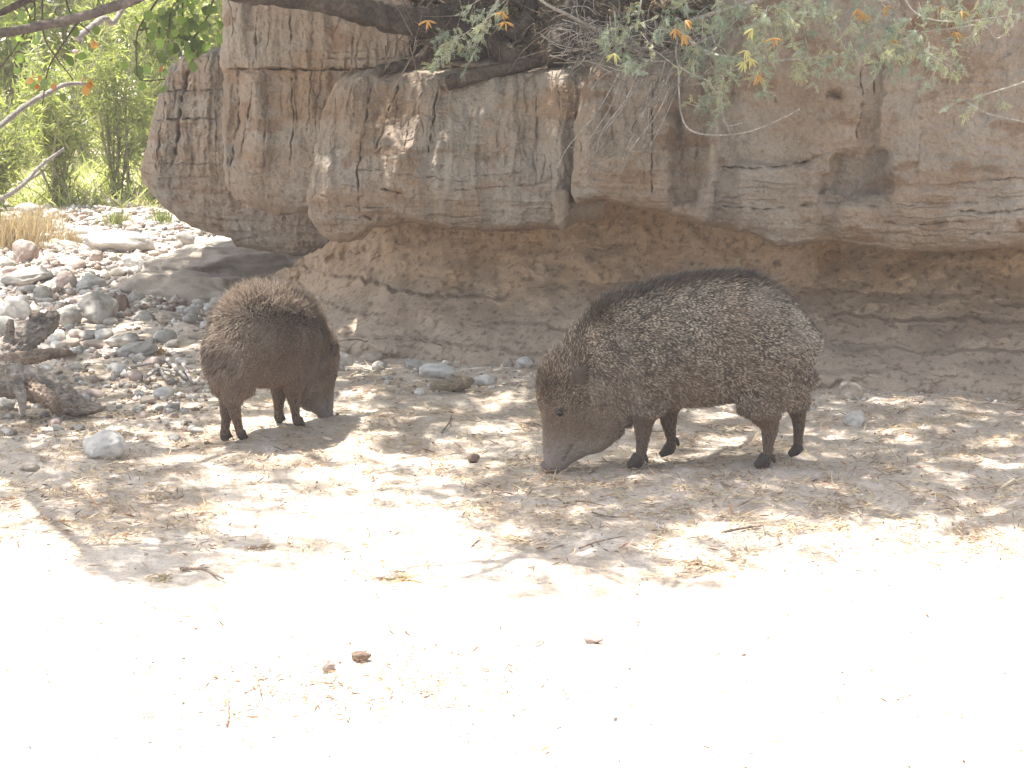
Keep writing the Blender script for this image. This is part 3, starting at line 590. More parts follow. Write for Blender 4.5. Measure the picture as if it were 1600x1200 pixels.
NOT = [  # u0,u1,v0,v1,colour,angularity,label
 (130, 243, 366, 402, WH, .2, 'broad bleached slab glaring white in the sunny wash'),
 (316, 378, 372, 408, WH, .3, 'sunlit white boulder just under the low dark ledge'),
 (20, 60, 386, 428, PK, .8, 'upright pinkish pointed stone at the wash edge'),
 (85, 122, 427, 463, PK, .0, 'smooth round brownish cobble standing above the big angular stone'),
 (123, 183, 462, 515, GR, .7, 'large angular grey stone in the middle of the wash'),
 (120, 166, 438, 466, WH, .3, 'pale oval cobble behind the large angular grey stone'),
 (213, 249, 409, 434, GR, .2, 'smooth grey cobble in front of the white slab'),
 (187, 231, 398, 424, WH, .2, 'rounded pale cobble touching the white slab'),
 (0, 50, 469, 508, WH, .5, 'bright white stone behind the upper driftwood log'),
 (88, 130, 478, 514, GR, .4, 'grey stone leaning against the large angular grey stone'),
 (180, 204, 466, 501, BR, .6, 'brown upright stone beside the large angular grey stone'),
 (200, 228, 462, 486, GR, .1, 'small smooth grey cobble next to the brown upright stone'),
 (180, 245, 538, 563, GR, .3, 'long low grey cobble at the shaded wash margin'),
 (163, 218, 516, 541, GR, .4, 'flat grey stone lying above the long low cobble'),
 (240, 288, 492, 511, TN, .2, 'flat tan stone in the shade behind the small peccary'),
 (284, 316, 488, 508, GR, .2, 'grey cobble almost touching the small peccary rump'),
 (50, 81, 454, 481, GR, .3, 'dull grey stone between white stone and round cobble'),
 (-10, 84, 422, 448, GR, .5, 'long grey stone lying like a bar across the wash'),
 (137, 161, 391, 414, PK, .3, 'small reddish cobble at the corner of the white slab'),
 (67, 124, 345, 366, WH, .5, 'far white slab below the green shrubs'),
 (332, 386, 424, 450, TN, .2, 'rounded tan boulder resting on the shaded slab'),
 (284, 336, 432, 470, BR, .5, 'dark brown block in the shade below the farthest ledge'),
 (131, 198, 682, 727, WH, .3, 'lone bleached stone on open sand near the camera side'),
 (1317, 1352, 646, 675, WH, .6, 'pale stone on the sand behind the large peccary'),
 (1305, 1350, 604, 634, TN, .8, 'crumbled tan clod at the foot of the bank'),
 (502, 526, 1046, 1066, PK, .4, 'small pinkish pebble in the bright foreground sand'),
 (545, 582, 1028, 1044, BR, .9, 'thin brown shard in the bright foreground sand'),
 (912, 942, 992, 1008, PK, .4, 'pale pink pebble half sunk in the foreground sand'),
 (655, 712, 576, 601, WH, .5, 'white sunlit stone below the bank between the peccaries'),
 (632, 660, 570, 588, GR, .3, 'small grey stone touching the white sunlit stone'),
 (740, 775, 590, 612, WH, .5, 'white stone close to the large peccary forehead'),
 (806, 832, 566, 586, WH, .3, 'small white stone above the large peccary forehead'),
 (785, 803, 566, 582, TN, .4, 'small tan stone at the foot of the bank'),
 (520, 552, 556, 580, GR, .5, 'grey stone beside the small peccary ear'),
 (560, 600, 548, 566, TN, .6, 'tan broken slab under the toe of the bank'),
 (30, 62, 728, 742, TN, .4, 'low tan pebble in the streaky shade'),
 (1080, 1098, 866, 874, BR, .5, 'dark little pebble on the sunny sand'),
 (728, 752, 700, 716, BR, .6, 'brown clod on the littered sand before the large peccary'),
]
placed = []; cob = []
for i, (u0, u1, v0, v1, col, ang, lab) in enumerate(NOT):
    c = gnd((u0+u1)/2, v1-.25*(v1-v0)); k = ppm(v1-.2*(v1-v0)); w = (u1-u0)/2/k; h = (v1-v0)/2/k; zb = G3(c[0], c[1])
    o = rock_mesh('stone', 900+i, 5 if w > .04 else 4, ang, col)
    o.scale = (w*1.02, w*.72, h*1.12); o.rotation_euler = (rng.uniform(-.15, .15), rng.uniform(-.12, .12), rng.uniform(-.4, .4))
    o.location = (c[0], c[1]+w*.1, zb+h*.72); tag(o, lab, 'stone', 'distinct stones on the ground'); placed.append((c[0], c[1], w))
protos = []
for i in range(14):
    o = rock_mesh('cobble', 300+i, 3, [.1, .5, .3, .8][i % 4], [WH, GR, TN, GR, PK, WH, GR][i % 7]); protos.append(o)
used = [False]*14; cnt = 0; tries = 0
while cnt < 250 and tries < 9000:
    tries += 1
    z = rng.random()
    if z < .72: u, v, s = rng.uniform(-10, 430), rng.uniform(318, 560), 1.0
    elif z < .92: u, v, s = rng.uniform(-10, 330), rng.uniform(560, 690), .5
    else: u, v, s = rng.uniform(510, 840), rng.uniform(562, 622), .45
    if z < .72 and v > 560-(u-250)*.5 and u > 250: continue
    if u > 240 and v < 380: continue
    if z < .72 and u > 395: continue
    c = gnd(u, v); k = ppm(v); w = s*rng.uniform(.018, .062)*(1.0 if v > 400 else 1.25)*rng.choice([.7, 1, 1.3])
    if any((c[0]-p[0])**2+((c[1]-p[1])*.8)**2 < (.75*(w+p[2]))**2 for p in placed): continue
    placed.append((c[0], c[1], w)); j = int(rng.integers(14))
    o = protos[j] if not used[j] else link(protos[j].copy()); used[j] = True
    h = w*rng.uniform(.45, .8); o.scale = (w, w*rng.uniform(.65, 1), h); o.rotation_euler = (rng.uniform(-.3, .3), rng.uniform(-.3, .3), rng.uniform(0, 6.3))
    o.location = (c[0], c[1], G3(c[0], c[1])+h*.45); cnt += 1
    cob.append((o, c[0], c[1], j, w))
    if z < .72: tag(o, 'weathered cobble among the many lying in the dry wash', 'cobble', 'cobbles of the dry wash')
    elif z < .92: tag(o, 'little stone strewn around the driftwood and the lone bleached stone', 'cobble', 'stones around the driftwood')
    else: tag(o, 'small stone along the foot of the bank between the peccaries', 'cobble', 'stones at the bank foot')
for j, o in enumerate(protos):
    if not used[j]: bpy.data.objects.remove(o)
SHORT = ['broad bleached slab', 'sunlit boulder under the dark ledge', 'pinkish pointed stone', 'smooth round brownish cobble', 'large angular grey stone', 'pale oval cobble', 'grey cobble before the white slab', 'pale cobble touching the white slab', 'bright white stone by the driftwood', 'grey leaning stone', 'brown upright stone', 'small smooth grey cobble', 'long low grey cobble', 'flat grey stone', 'flat tan shaded stone', 'cobble by the small peccary rump', 'dull grey stone', 'long grey bar-like stone', 'small reddish cobble', 'far white slab', 'rounded tan boulder', 'dark brown block', 'lone bleached stone', 'pale stone behind the large peccary', 'crumbled clod', 'pink pebble', 'brown shard', 'half sunk pebble', 'white sunlit stone under the bank', 'small grey stone under the bank', 'white stone by the large peccary', 'small white stone by its forehead', 'tan stone at the bank foot', 'grey stone by the small peccary ear', 'tan broken slab', 'low tan pebble', 'dark little pebble', 'brown clod']
lu = np.array([((a[0]+a[1])/2, (a[2]+a[3])/2) for a in NOT]); near = {}
for o, cx, cy, j, w in cob:
    pu, pv = proj(np.array([cx, cy, .02])); dd_ = np.hypot(lu[:, 0]-pu, lu[:, 1]-pv); k = int(dd_.argmin()); near.setdefault(k, []).append((dd_[k], o.name, j, w))
ORD = ['', 'second ', 'third ', 'fourth ', 'fifth ', 'sixth ', 'seventh ', 'eighth ', 'ninth ', 'tenth ', 'eleventh ', 'twelfth ', 'thirteenth ', 'fourteenth ', 'fifteenth ', 'sixteenth ', 'seventeenth ', 'eighteenth ', 'nineteenth ', 'twentieth ']
for k, l in near.items():
    for q, (dv_, nm, j, w) in enumerate(sorted(l)):
        SC.objects[nm]['label'] = '%s %s %s cobble, %snearest to the %s' % ('small' if w < .022 else 'middling' if w < .042 else 'big', ['whitish', 'grey', 'tan', 'grey', 'pinkish', 'whitish', 'grey'][j % 7], ['rounded', 'chipped', 'smooth', 'angular'][j % 4], (ORD[q] if q < 20 else ORD[19]+'or farther '), SHORT[k])
# low rock shelf in the shade behind the small peccary
B = Buf()
for (a, b, r, fl) in (((262, 452), (470, 412), .13, .45), ((250, 478), (330, 462), .10, .4)):
    A_ = gnd(*a); B_ = gnd(*b)
    V, F = ICO[5]; V = V.copy(); mid = (A_+B_)/2; L_ = np.linalg.norm(B_-A_)/2; dr = (B_-A_)/np.linalg.norm(B_-A_)
    V = V*(1+.18*fbm(V*2+r*50, 4, 61)[:, None]); s = np.sign(V[:, 2])*np.abs(V[:, 2])**.7
    W = mid+dr*(V[:, :1]*L_)+np.array([-dr[1], dr[0], 0])*(V[:, 1:2]*.42)+np.array([0, 0, 1])*(s*r+.03*np.round(s*3)/3)[:, None]
    W[:, 2] += .012*fbm(W*12, 4, 62); B.add(W, F, np.array([.34, .29, .235])*(1-.25*ss(0, .5, fbm(W*6, 3, 63))[:, None]))
o = B.out('rock_shelf', M_bank); tag(o, 'low layered rock shelf in deep shade behind the small peccary', 'rock shelf')

# gravel: a single mass
V2, F2 = ICO[2]; B = Buf(); Vs = []; Fs = []; Cs = []; off = 0; r_ = np.random.default_rng(11)
def scatter(n, ulo, uhi, vlo, vhi, slo, shi):
    u = r_.uniform(ulo, uhi, n); v = r_.uniform(vlo, vhi, n); c = gnd(u, v); return c, r_.uniform(slo, shi, n)*r_.choice([.6, 1, 1.5], n)
sets = [scatter(6500, -40, 440, 312, 500, .006, .026), scatter(1300, -40, 380, 470, 640, .005, .014), scatter(400, -40, 330, 600, 700, .003, .009), scatter(200, 480, 860, 556, 620, .004, .010), scatter(420, 0, 1600, 620, 900, .0015, .004), scatter(130, -50, 1650, 900, 1230, .0012, .0035), scatter(300, 900, 1700, 598, 640, .003, .01)]
Cn = np.concatenate([a for a, b in sets]); Sz = np.concatenate([b for a, b in sets]); n = len(Cn)
V1, F1 = ico(1); var = [V1*(1+.3*r_.normal(size=(len(V1), 1)))*np.array([1, .8, .6]) for _ in range(12)]
pal = np.array([WH, WH, TN, PK, GR, (.25, .19, .15)])
ang = r_.uniform(0, 6.28, n); VV = np.stack([var[i % 12] for i in range(n)]); ca, sa = np.cos(ang)[:, None], np.sin(ang)[:, None]
X_ = VV[..., 0]*ca-VV[..., 1]*sa; Y_ = VV[..., 0]*sa+VV[..., 1]*ca; VV = np.stack([X_, Y_, VV[..., 2]], -1)*Sz[:, None, None]+np.stack([Cn[:, 0], Cn[:, 1], gz(Cn[:, 0], Cn[:, 1])+Sz*.25], -1)[:, None]
FF_ = (F1[None]+(np.arange(n)*len(V1))[:, None, None]).reshape(-1, 3); CC = np.repeat(pal[r_.integers(0, 6, n)]*r_.uniform(.7, 1.1, (n, 1)), len(V1), 0)
tag(mesh('gravel', VV.reshape(-1, 3), FF_, M_rock, None, CC), 'loose gravel of the dry wash and scattered grit on the sand', kind='stuff')

# straw and leaf litter
def quads(C, D, Wd, Nn=None):
    """flat slivers: centre C, half axis D, half width W"""
    V = np.stack([C-D-Wd*.4, C-D*.2-Wd, C+D*.9-Wd*.3, C+D, C+D*.1+Wd, C-D+Wd*.3], 1); m = len(C); b = (np.arange(m)*6)[:, None]
    F = np.concatenate([b+np.array([[0, 1, 4, 5]]), b+np.array([[1, 2, 3, 4]])]); return V.reshape(-1, 3), F
def dens_ltr(u, v):
    n = fbm(np.stack([u/90, v/28, 0*u], -1), 3, 71)
    base = ss(560, 600, v)*ss(930, 760, v)*.9+.03
    base = base*(.45+1.2*ss(-.1, .45, n)); base = np.where((u > 330) & (u < 720) & (v > 730) & (v < 860), base*.35, base)
    hot = np.exp(-((u-640)/170)**2-((v-1065)/50)**2)*.20+np.exp(-((u-1100)/60)**2-((v-880)/16)**2)*.9+np.exp(-((u-420)/120)**2-((v-1090)/30)**2)*.2+np.exp(-((u-250)/160)**2-((v-980)/22)**2)*.10+np.exp(-((u-620)/60)**2-((v-905)/18)**2)*.6
    return base*np.where(v > 860, .45, 1)+hot
m = 150000; u = r_.uniform(-60, 1660, m); v = r_.uniform(556, 1230, m)
keep = r_.random(m) < dens_ltr(u, v)*np.clip((v/800.), .7, 1.4); u, v = u[keep], v[keep]; C = gnd(u, v); m = len(u)
a = r_.uniform(0, 6.28, m); L_ = (r_.gamma(2.2, .0042, m)+.003)*np.where(v > 900, .62, 1); tilt = r_.normal(0, .22, m); D = np.stack([np.cos(a)*np.cos(tilt), np.sin(a)*np.cos(tilt), np.sin(tilt)], -1)*L_[:, None]
wd = r_.uniform(.0006, .0017, m)*np.where(r_.random(m) < .12, 2.2, 1); Wd = np.stack([-np.sin(a), np.cos(a), r_.normal(0, .5, m)], -1)*wd[:, None]
C[:, 2] = gz(C[:, 0], C[:, 1])+.004+np.abs(D[:, 2])*.8+r_.random(m)*.003
V, F = quads(C, D, Wd); palL = np.array([(.50, .40, .25), (.42, .31, .18), (.55, .47, .33), (.20, .13, .085), (.12, .08, .06), (.34, .19, .12)])
ci = r_.choice(6, m, p=[.30, .2, .17, .15, .08, .10]); fg = v > 900; ci[fg] = r_.choice([0, 1, 3, 5], fg.sum(), p=[.3, .3, .15, .25])
tag(mesh('leaf_litter', V, F, M_litter, None, np.repeat(palL[ci], 6, 0), smooth=False), 'dry straw and leaf litter strewn over the sand', kind='stuff')

# a few twigs
def twig(P, R, col, name='fallen_twig', n=14, rough=.2, mat=None, seg=6):
    V, F = tube(P, R, seg, n, rough, int(abs(P[0][0])*97) % 90); return mesh(name, V, F, mat or M_bark, None, np.broadcast_to(col, V.shape))
for pts, r0, col, lab in (([(1128, 838), (1158, 832), (1192, 827)], .004, (.17, .13, .1), 'straight dark twig on the sunlit sand below the large peccary'), ([(880, 794), (912, 793), (945, 798)], .003, (.2, .15, .11), 'slim twig lying in front of the large peccary snout'),
     ([(925, 808), (950, 812), (985, 811)], .003, (.22, .17, .12), 'short twig just nearer than the slim one by the snout'), ([(283, 900), (315, 906), (350, 922)], .005, (.28, .22, .17), 'crooked twig at the end of the branch shadow'), ([(396, 1066), (402, 1080), (408, 1096)], .003, (.3, .2, .16), 'short reddish twig in the bleached foreground'),
     ([(690, 676), (702, 664), (706, 650)], .003, (.2, .15, .11), 'upright forked twig between the two peccaries'), ([(354, 1138), (356, 1118), (356, 1096)], .0025, (.5, .3, .24), 'thin straight pinkish stalk in the foreground'), ([(905, 855), (930, 850), (975, 842)], .003, (.3, .22, .16), 'pale twig in the speckled shade')):
    c = gnd([p[0] for p in pts], [p[1] for p in pts]); c[:, 2] = gz(c[:, 0], c[:, 1])+.007; tag(twig(c, [r0, r0*.9, r0*.4], col), lab, 'twig', 'twigs on the sand')
for i, (pts, r0, lab) in enumerate((([(238, 566), (262, 600)], .011, 'bleached stick pointing at the small peccary feet'), ([(262, 566), (292, 598)], .010, 'bleached stick crossing beside another in the sun'), ([(228, 600), (250, 584), (276, 590)], .008, 'curved bleached stick among white stones'),
     ([(286, 572), (300, 604)], .009, 'bleached stick nearest the small peccary legs'), ([(205, 585), (240, 578)], .007, 'thin bleached stick nearest the driftwood'))):
    c = gnd([p[0] for p in pts], [p[1] for p in pts]); c[:, 2] = gz(c[:, 0], c[:, 1])+.02; tag(twig(c, [r0, r0*.8, r0*.5], (.45, .41, .36), 'bleached_stick', 12, .3, M_dead, 8), lab, 'stick', 'bleached sticks')
c = gnd([676, 710, 735], [622, 618, 612]); c[:, 2] = gz(c[:, 0], c[:, 1])+.03; tag(twig(c, [.018, .024, .016], (.30, .25, .18), 'rotten_branch', 20, .4, M_dead, 10), 'short rotten branch piece lying between the peccaries', 'branch')

# driftwood
def log(name, parts, lab):
    root = empty(name, tuple(parts[0][1][0])); tag(root, lab, 'driftwood', 'driftwood logs')
    for nm, P, R, sd, col in parts:
        P = np.array(P)-np.array(root.location)
        V, F = tube(P, R, 44, 80, .20, sd, fibre=.42); V = V+.004*np.stack([fbm(V*25, 4, 5), fbm(V*25, 4, 6), fbm(V*25, 4, 7)], -1)
        k = ss(-.1, .5, fbm(V*np.array([4, 14, 14.]), 4, sd))[:, None]; C = np.array(col)*(1-.45*k)+np.array([.30, .22, .16])*.45*k*ss(0, .5, fbm(V*5, 2, 9))[:, None]
        mesh(nm, V, F, M_dead, root, np.clip(C, 0, 1))
def up(u, v, Y): return unproj(u, v, Y)
log('driftwood_log', [('trunk', [up(-60, 585, 7.1), up(0, 560, 7.15), up(40, 530, 7.2), up(70, 506, 7.25), up(88, 492, 7.3)], [.07, .062, .052, .045, .02], 31, (.36, .31, .26)),
    ('root', [up(-20, 566, 7.0), up(40, 560, 7.05), up(90, 552, 7.15), up(120, 553, 7.2)], [.022, .028, .02, .008], 32, (.38, .29, .22)), ('branch_stub', [up(12, 535, 7.1), up(16, 512, 7.1), up(18, 500, 7.1)], [.02, .016, .01], 33, (.36, .31, .27)),
    ], 'weathered driftwood log rearing up, end cut, behind the flatter one')
log('driftwood_log', [('trunk', [up(-70, 560, 6.7), up(0, 590, 6.68), up(50, 600, 6.65), up(95, 622, 6.62), up(130, 636, 6.62), up(164, 637, 6.62)], [.05, .062, .062, .052, .035, .006], 34, (.36, .31, .26)),
    ('root', [up(25, 596, 6.5), up(33, 618, 6.48), up(36, 650, 6.45)], [.024, .017, .008], 35, (.38, .34, .29)), ('root', [up(40, 600, 6.55), up(80, 625, 6.5), up(96, 650, 6.5)], [.03, .026, .012], 36, (.38, .29, .22))], 'flat splintered driftwood log with a peg-like root touching the sand')
# ------------------------------------------------------------------ vegetation
def leafquads(C, D, Wd, fold=None):
    """pointed leaves: base C, axis D (full length), half width vector Wd, drooping a little"""
    g_ = np.array([0, 0, -1.])*np.linalg.norm(D, axis=1)[:, None]
    V = np.stack([C, C+D*.35-Wd, C+D*.4+g_*.02, C+D*.35+Wd, C+D*.75-Wd*.6+g_*.07, C+D*.75+Wd*.6+g_*.07, C+D+g_*.16], 1); b = (np.arange(len(C))*7)[:, None]
    F3 = np.concatenate([b+np.array([[4, 6, 5]])]); F4 = np.concatenate([b+np.array([[0, 1, 2, 3]]), b+np.array([[1, 4, 5, 3]])])
    return V.reshape(-1, 3), [F4, F3], 7
def rdir(n, r): d = r.normal(size=(n, 3)); return d/np.linalg.norm(d, axis=1)[:, None]
GRN = np.array([(.30, .33, .13), (.37, .40, .17), (.19, .23, .09), (.48, .48, .27), (.46, .40, .28)])
def shrub(loc, hgt, rad, nstem, nleaf, seed, lab, ll=.075, lw=.0045, pal=GRN, flowers=0, name='willow_shrub', cat='shrub'):
    r = np.random.default_rng(seed); root = empty(name, loc); tag(root, lab, cat, 'shrubs beyond the wash'); B = Buf(); paths = []
    for k in range(nstem):
        a = r.uniform(0, 6.28); tip = np.array([math.cos(a)*rad*r.uniform(.2, 1), math.sin(a)*rad*r.uniform(.2, 1), hgt*r.uniform(.55, 1.05)]); m1 = tip*np.array([.35, .35, .55])+r.normal(0, .05, 3)
        P = smoothpath([np.array([r.normal(0, .05), r.normal(0, .05), -.03]), m1, tip], 16); paths.append(P); R0 = r.uniform(.005, .013)
        V, F = tube(P, [R0, R0*.3], 5, 16); B.add(V, F, (.36, .33, .26))
        for _ in range(4):
            i = r.integers(5, 14); e = P[i]+rdir(1, r)[0]*.25*np.array([1, 1, .5])+np.array([0, 0, .12]); Q = smoothpath([P[i], (P[i]+e)/2+r.normal(0, .02, 3), e], 8); paths.append(Q)
            V, F = tube(Q, [R0*.4, R0*.12], 4, 8); B.add(V, F, (.34, .31, .24))
    B.out('stems', M_bark, root)
    A = np.concatenate([p[1:] for p in paths]); tg = np.concatenate([np.gradient(p, axis=0)[1:] for p in paths]); tg /= np.linalg.norm(tg, axis=1)[:, None]
    i = r.integers(0, len(A), nleaf); C = A[i]+r.normal(0, .035, (nleaf, 3)); D = tg[i]*.55+rdir(nleaf, r)*.75+np.array([0, 0, .12]); D /= np.linalg.norm(D, axis=1)[:, None]; D *= (ll*r.uniform(.5, 1.25, nleaf))[:, None]
    Wd = np.cross(D, rdir(nleaf, r)); Wd /= np.linalg.norm(Wd, axis=1)[:, None]; Wd *= (lw*r.uniform(.7, 1.3, nleaf))[:, None]
    V, F, k = leafquads(C, D, Wd); cl = fbm(C*3.5+seed, 2, 15); ci = np.clip((cl*2.2+1.2+r.normal(0, .8, nleaf)).astype(int), 0, 4)
    mesh('foliage', V, F, M_leaf, root, np.repeat(pal[ci]*r.uniform(.75, 1.15, (nleaf, 1)), k, 0), smooth=False)
    for _ in range(flowers):
        p = A[r.integers(len(A))]+r.normal(0, .03, 3); V, F = ICO[2]; V = V*np.array([.018, .018, .013])*(1+.4*fbm(V*3, 2, _)[:, None])+p; mesh('flower', V, F, simple('petal', (.62, .34, .48)), root)
    return root
SH = [(-20, 330, 13.6, .95, .40, 13, 3600, 'bright leafy shrub at the wash margin, lowest and nearest of the thicket'), (95, 318, 14.6, 1.15, .42, 13, 3600, 'feathery green shrub behind the far white slab'), (185, 316, 15.0, 1.5, .42, 13, 3600, 'tall fine-leaved shrub standing beside the farthest ledge'), (262, 316, 14.8, .62, .32, 8, 1500, 'low shrub peeping out beneath the farthest ledge'),
      (20, 300, 17.0, 2.3, .65, 14, 3800, 'tall loose shrub behind the lowest bright one'), (130, 300, 17.6, 2.5, .7, 14, 3800, 'tall pale shrub in the middle of the thicket'), (240, 300, 17.2, 2.3, .6, 14, 3600, 'tall shrub whose top shows over the farthest ledge'), (350, 300, 18, 2.4, .6, 12, 2200, 'tall shrub mostly hidden behind the mud ledges')]
for i, (u, v, Y, h, rd, ns, nl, lab) in enumerate(SH):
    c = unproj(u, 300, Y); shrub((c[0], Y, G3(c[0], Y)), h, rd, ns, nl, 40+i, lab, ll=.085 if i < 4 else .11, lw=.0065 if i < 4 else .010, flowers=2 if i in (1, 2) else 0)
for i, u in enumerate((-110, -20, 70, 160, 250, 340, 430)):
    Y = 20.5+.7*(i % 3); c = unproj(u, 200, Y); shrub((c[0], Y, G3(c[0], Y)), 3.0+.4*(i % 2), .95, 12, 6500, 60+i, 'dense back-row thicket shrub, %s from the left' % ['first', 'second', 'third', 'fourth', 'fifth', 'sixth', 'seventh'][i], ll=.14, lw=.019, name='thicket_shrub', pal=GRN*np.array([.85, .9, .9]))
n = 16000; r = np.random.default_rng(19); Y_ = r.uniform(14.3, 24, n); X_ = (r.uniform(-160, 520, n)-800)/FPX*Y_; C = np.stack([X_, Y_, gz(X_, Y_)], -1); D = rdir(n, r)*np.array([.8, .8, .4])+np.array([0, 0, .8]); D *= (r.uniform(.06, .3, n)/np.linalg.norm(D, axis=1))[:, None]
Wd = np.cross(D, rdir(n, r)); Wd *= (.006/np.linalg.norm(Wd, axis=1))[:, None]; V, F, k = leafquads(C, D, Wd)
tag(mesh('undergrowth', V, F, M_leaf, None, np.repeat(GRN[r.integers(0, 5, n)], k, 0), smooth=False), 'mixed green and straw undergrowth below the thicket', kind='stuff')
# dry grass tuft
def tuft(u, v, n, h, seed, lab, col=(.5, .42, .26), flat=False):
    r = np.random.default_rng(seed); c = gnd(u, v); B = Buf(); root_ = np.array([0, 0, 0.]); a = r.uniform(0, 6.28, n); L_ = h*r.uniform(.5, 1.1, n); t = r.uniform(1.2, 1.62, n) if flat else r.uniform(.1, .6, n)
    b0 = np.stack([r.normal(0, h*.3, n), r.normal(0, h*.2, n), 0*a], -1); D = np.stack([np.cos(a)*np.sin(t), np.sin(a)*np.sin(t), np.cos(t)], -1)*L_[:, None]; Wd = np.cross(D, rdir(n, r)); Wd /= np.linalg.norm(Wd, axis=1)[:, None]; Wd *= .0022
    V, F, k = leafquads(b0, D, Wd); o = mesh('grass_tuft', V, F, M_litter, None, np.repeat(np.array(col)*r.uniform(.6, 1.2, (n, 1)), k, 0), smooth=False, loc=(c[0], c[1], G3(c[0], c[1]))); tag(o, lab, 'grass tuft', 'grass tufts')
tuft(22, 392, 700, .32, 1, 'large straw-coloured grass tuft at the wash edge'); tuft(62, 372, 350, .25, 2, 'smaller dry tuft right behind the pinkish pointed stone'); tuft(252, 352, 160, .14, 3, 'little green tuft below the farthest ledge', (.22, .30, .07)); tuft(185, 358, 180, .14, 4, 'little yellow-green tuft beyond the white slab', (.25, .30, .09)); tuft(108, 380, 150, .12, 5, 'sparse dry tuft in front of the far white slab')
tuft(248, 552, 60, .045, 6, 'tiny straw sprig on the long low cobble margin', (.5, .36, .16)); tuft(625, 915, 70, .05, 7, 'tiny straw sprig on the sunny sand', flat=True); tuft(258, 912, 50, .05, 8, 'tiny straw sprig beside the branch shadow', flat=True); tuft(402, 862, 40, .04, 9, 'tiny straw sprig in the bright patch', (.4, .3, .2), flat=True)
# fallen grey branches in the thicket
for i, (pts, Y, r0, lab) in enumerate((([(-30, 215), (0, 196), (40, 165), (75, 145), (100, 133), (132, 130)], 11.5, .019, 'thick bent grey dead branch arching out of the thicket'), ([(55, 275), (110, 212), (150, 182), (190, 160), (235, 140)], 15.0, .013, 'long pale dead branch leaning through the green shrubs'),
      ([(20, 300), (60, 262), (100, 232)], 13.2, .016, 'short dead branch low in the bright shrub'), ([(120, 60), (160, 30), (195, 8)], 13.0, .022, 'pale thick dead limb lit white near the picture top'))):
    P = np.array([unproj(u, v, Y+.15*k) for k, (u, v) in enumerate(pts)]); P = np.vstack([[P[0][0]-.5, P[0][1], G3(P[0][0], P[0][1])], P]) if i != 3 else np.vstack([P, [P[-1][0]+.5, P[-1][1]+.5, 2.6]])
    V, F = tube(P, [r0*1.2, r0, r0*.9, r0*.8, r0*.6], 12, 50, .25, 70+i, fibre=.2); tag(mesh('dead_branch', V, F, M_dead, None, np.broadcast_to((.30, .275, .25), V.shape)), lab, 'branch', 'dead branches in the thicket')

# mesquite tree on the bank, its crown over the scene
tree = empty('mesquite_tree', tuple(unproj(735, 110, 8.35))); tag(tree, 'large gnarled tree rooted on the bank, dark limbs crossing the picture top', 'tree'); TL = np.array(tree.location)
BK = (.085, .068, .054)
def limb(nm, P, R, n=40, seg=16, rough=.2, fibre=.25, col=BK, seed=3, mat=None):
    V, F = tube(np.array(P)-TL, R, seg, n, rough, seed, fibre=fibre); C = np.array(col)*(.8+.5*ss(-.3, .5, fbm(V*9, 3, seed)))[:, None]; return mesh(nm, V, F, mat or M_bark, tree, C)
limb('trunk', [unproj(742, 140, 8.35), unproj(735, 90, 8.3), unproj(722, 30, 8.3), unproj(700, -60, 8.3), (-.45, 8.1, 2.4), (-.6, 7.7, 3.4)], [.15, .115, .10, .10, .09, .07], 60, 28, .25, .35)
limb('limb', [unproj(738, 52, 8.2), unproj(660, 36, 8.0), unproj(600, 26, 7.9), unproj(520, 6, 7.8), unproj(430, -8, 7.7), unproj(330, -26, 7.6), (-1.9, 7.3, 1.75), (-2.4, 6.8, 2.3)], [.075, .062, .055, .047, .04, .036, .03, .02], 70, 20, .2, .25, seed=8)
limb('limb', [unproj(600, -120, 7.9), unproj(400, -60, 7.5), unproj(262, -22, 7.3), unproj(200, 3, 7.2), unproj(120, 28, 7.15), unproj(40, 45, 7.1), unproj(-40, 60, 7.0)], [.04, .03, .019, .017, .017, .016, .018], 60, 14, .2, .2, col=(.17, .14, .12), seed=9)
limb('limb', [unproj(140, -40, 7.3), unproj(60, -8, 7.25), unproj(0, 20, 7.2), unproj(-60, 40, 7.2)], [.016, .014, .012, .01], 40, 10, .2, .2, seed=10)
for i, (pts, rr) in enumerate((([(640, 122, 8.15), (682, 70, 8.2), (712, 10, 8.3)], .045), ([(815, 100, 7.95), (778, 72, 8.1), (750, 20, 8.25)], .05), ([(862, 96, 7.85), (878, 40, 8.0), (905, -20, 8.1)], .05), ([(700, 130, 7.95), (770, 112, 7.9), (850, 92, 7.9), (905, 60, 8.1)], .030), ([(590, 112, 8.1), (650, 98, 8.15), (720, 92, 8.2)], .025), ([(800, 60, 8.1), (830, 20, 8.2), (820, -30, 8.3)], .035), ([(930, 70, 7.9), (915, 20, 8.1), (930, -30, 8.2)], .03))):
    limb('root' if i in (3, 4) else 'stem', [unproj(*p) for p in pts], [rr, rr*.85, rr*.7], 40, 16, .25, .3, seed=20+i)
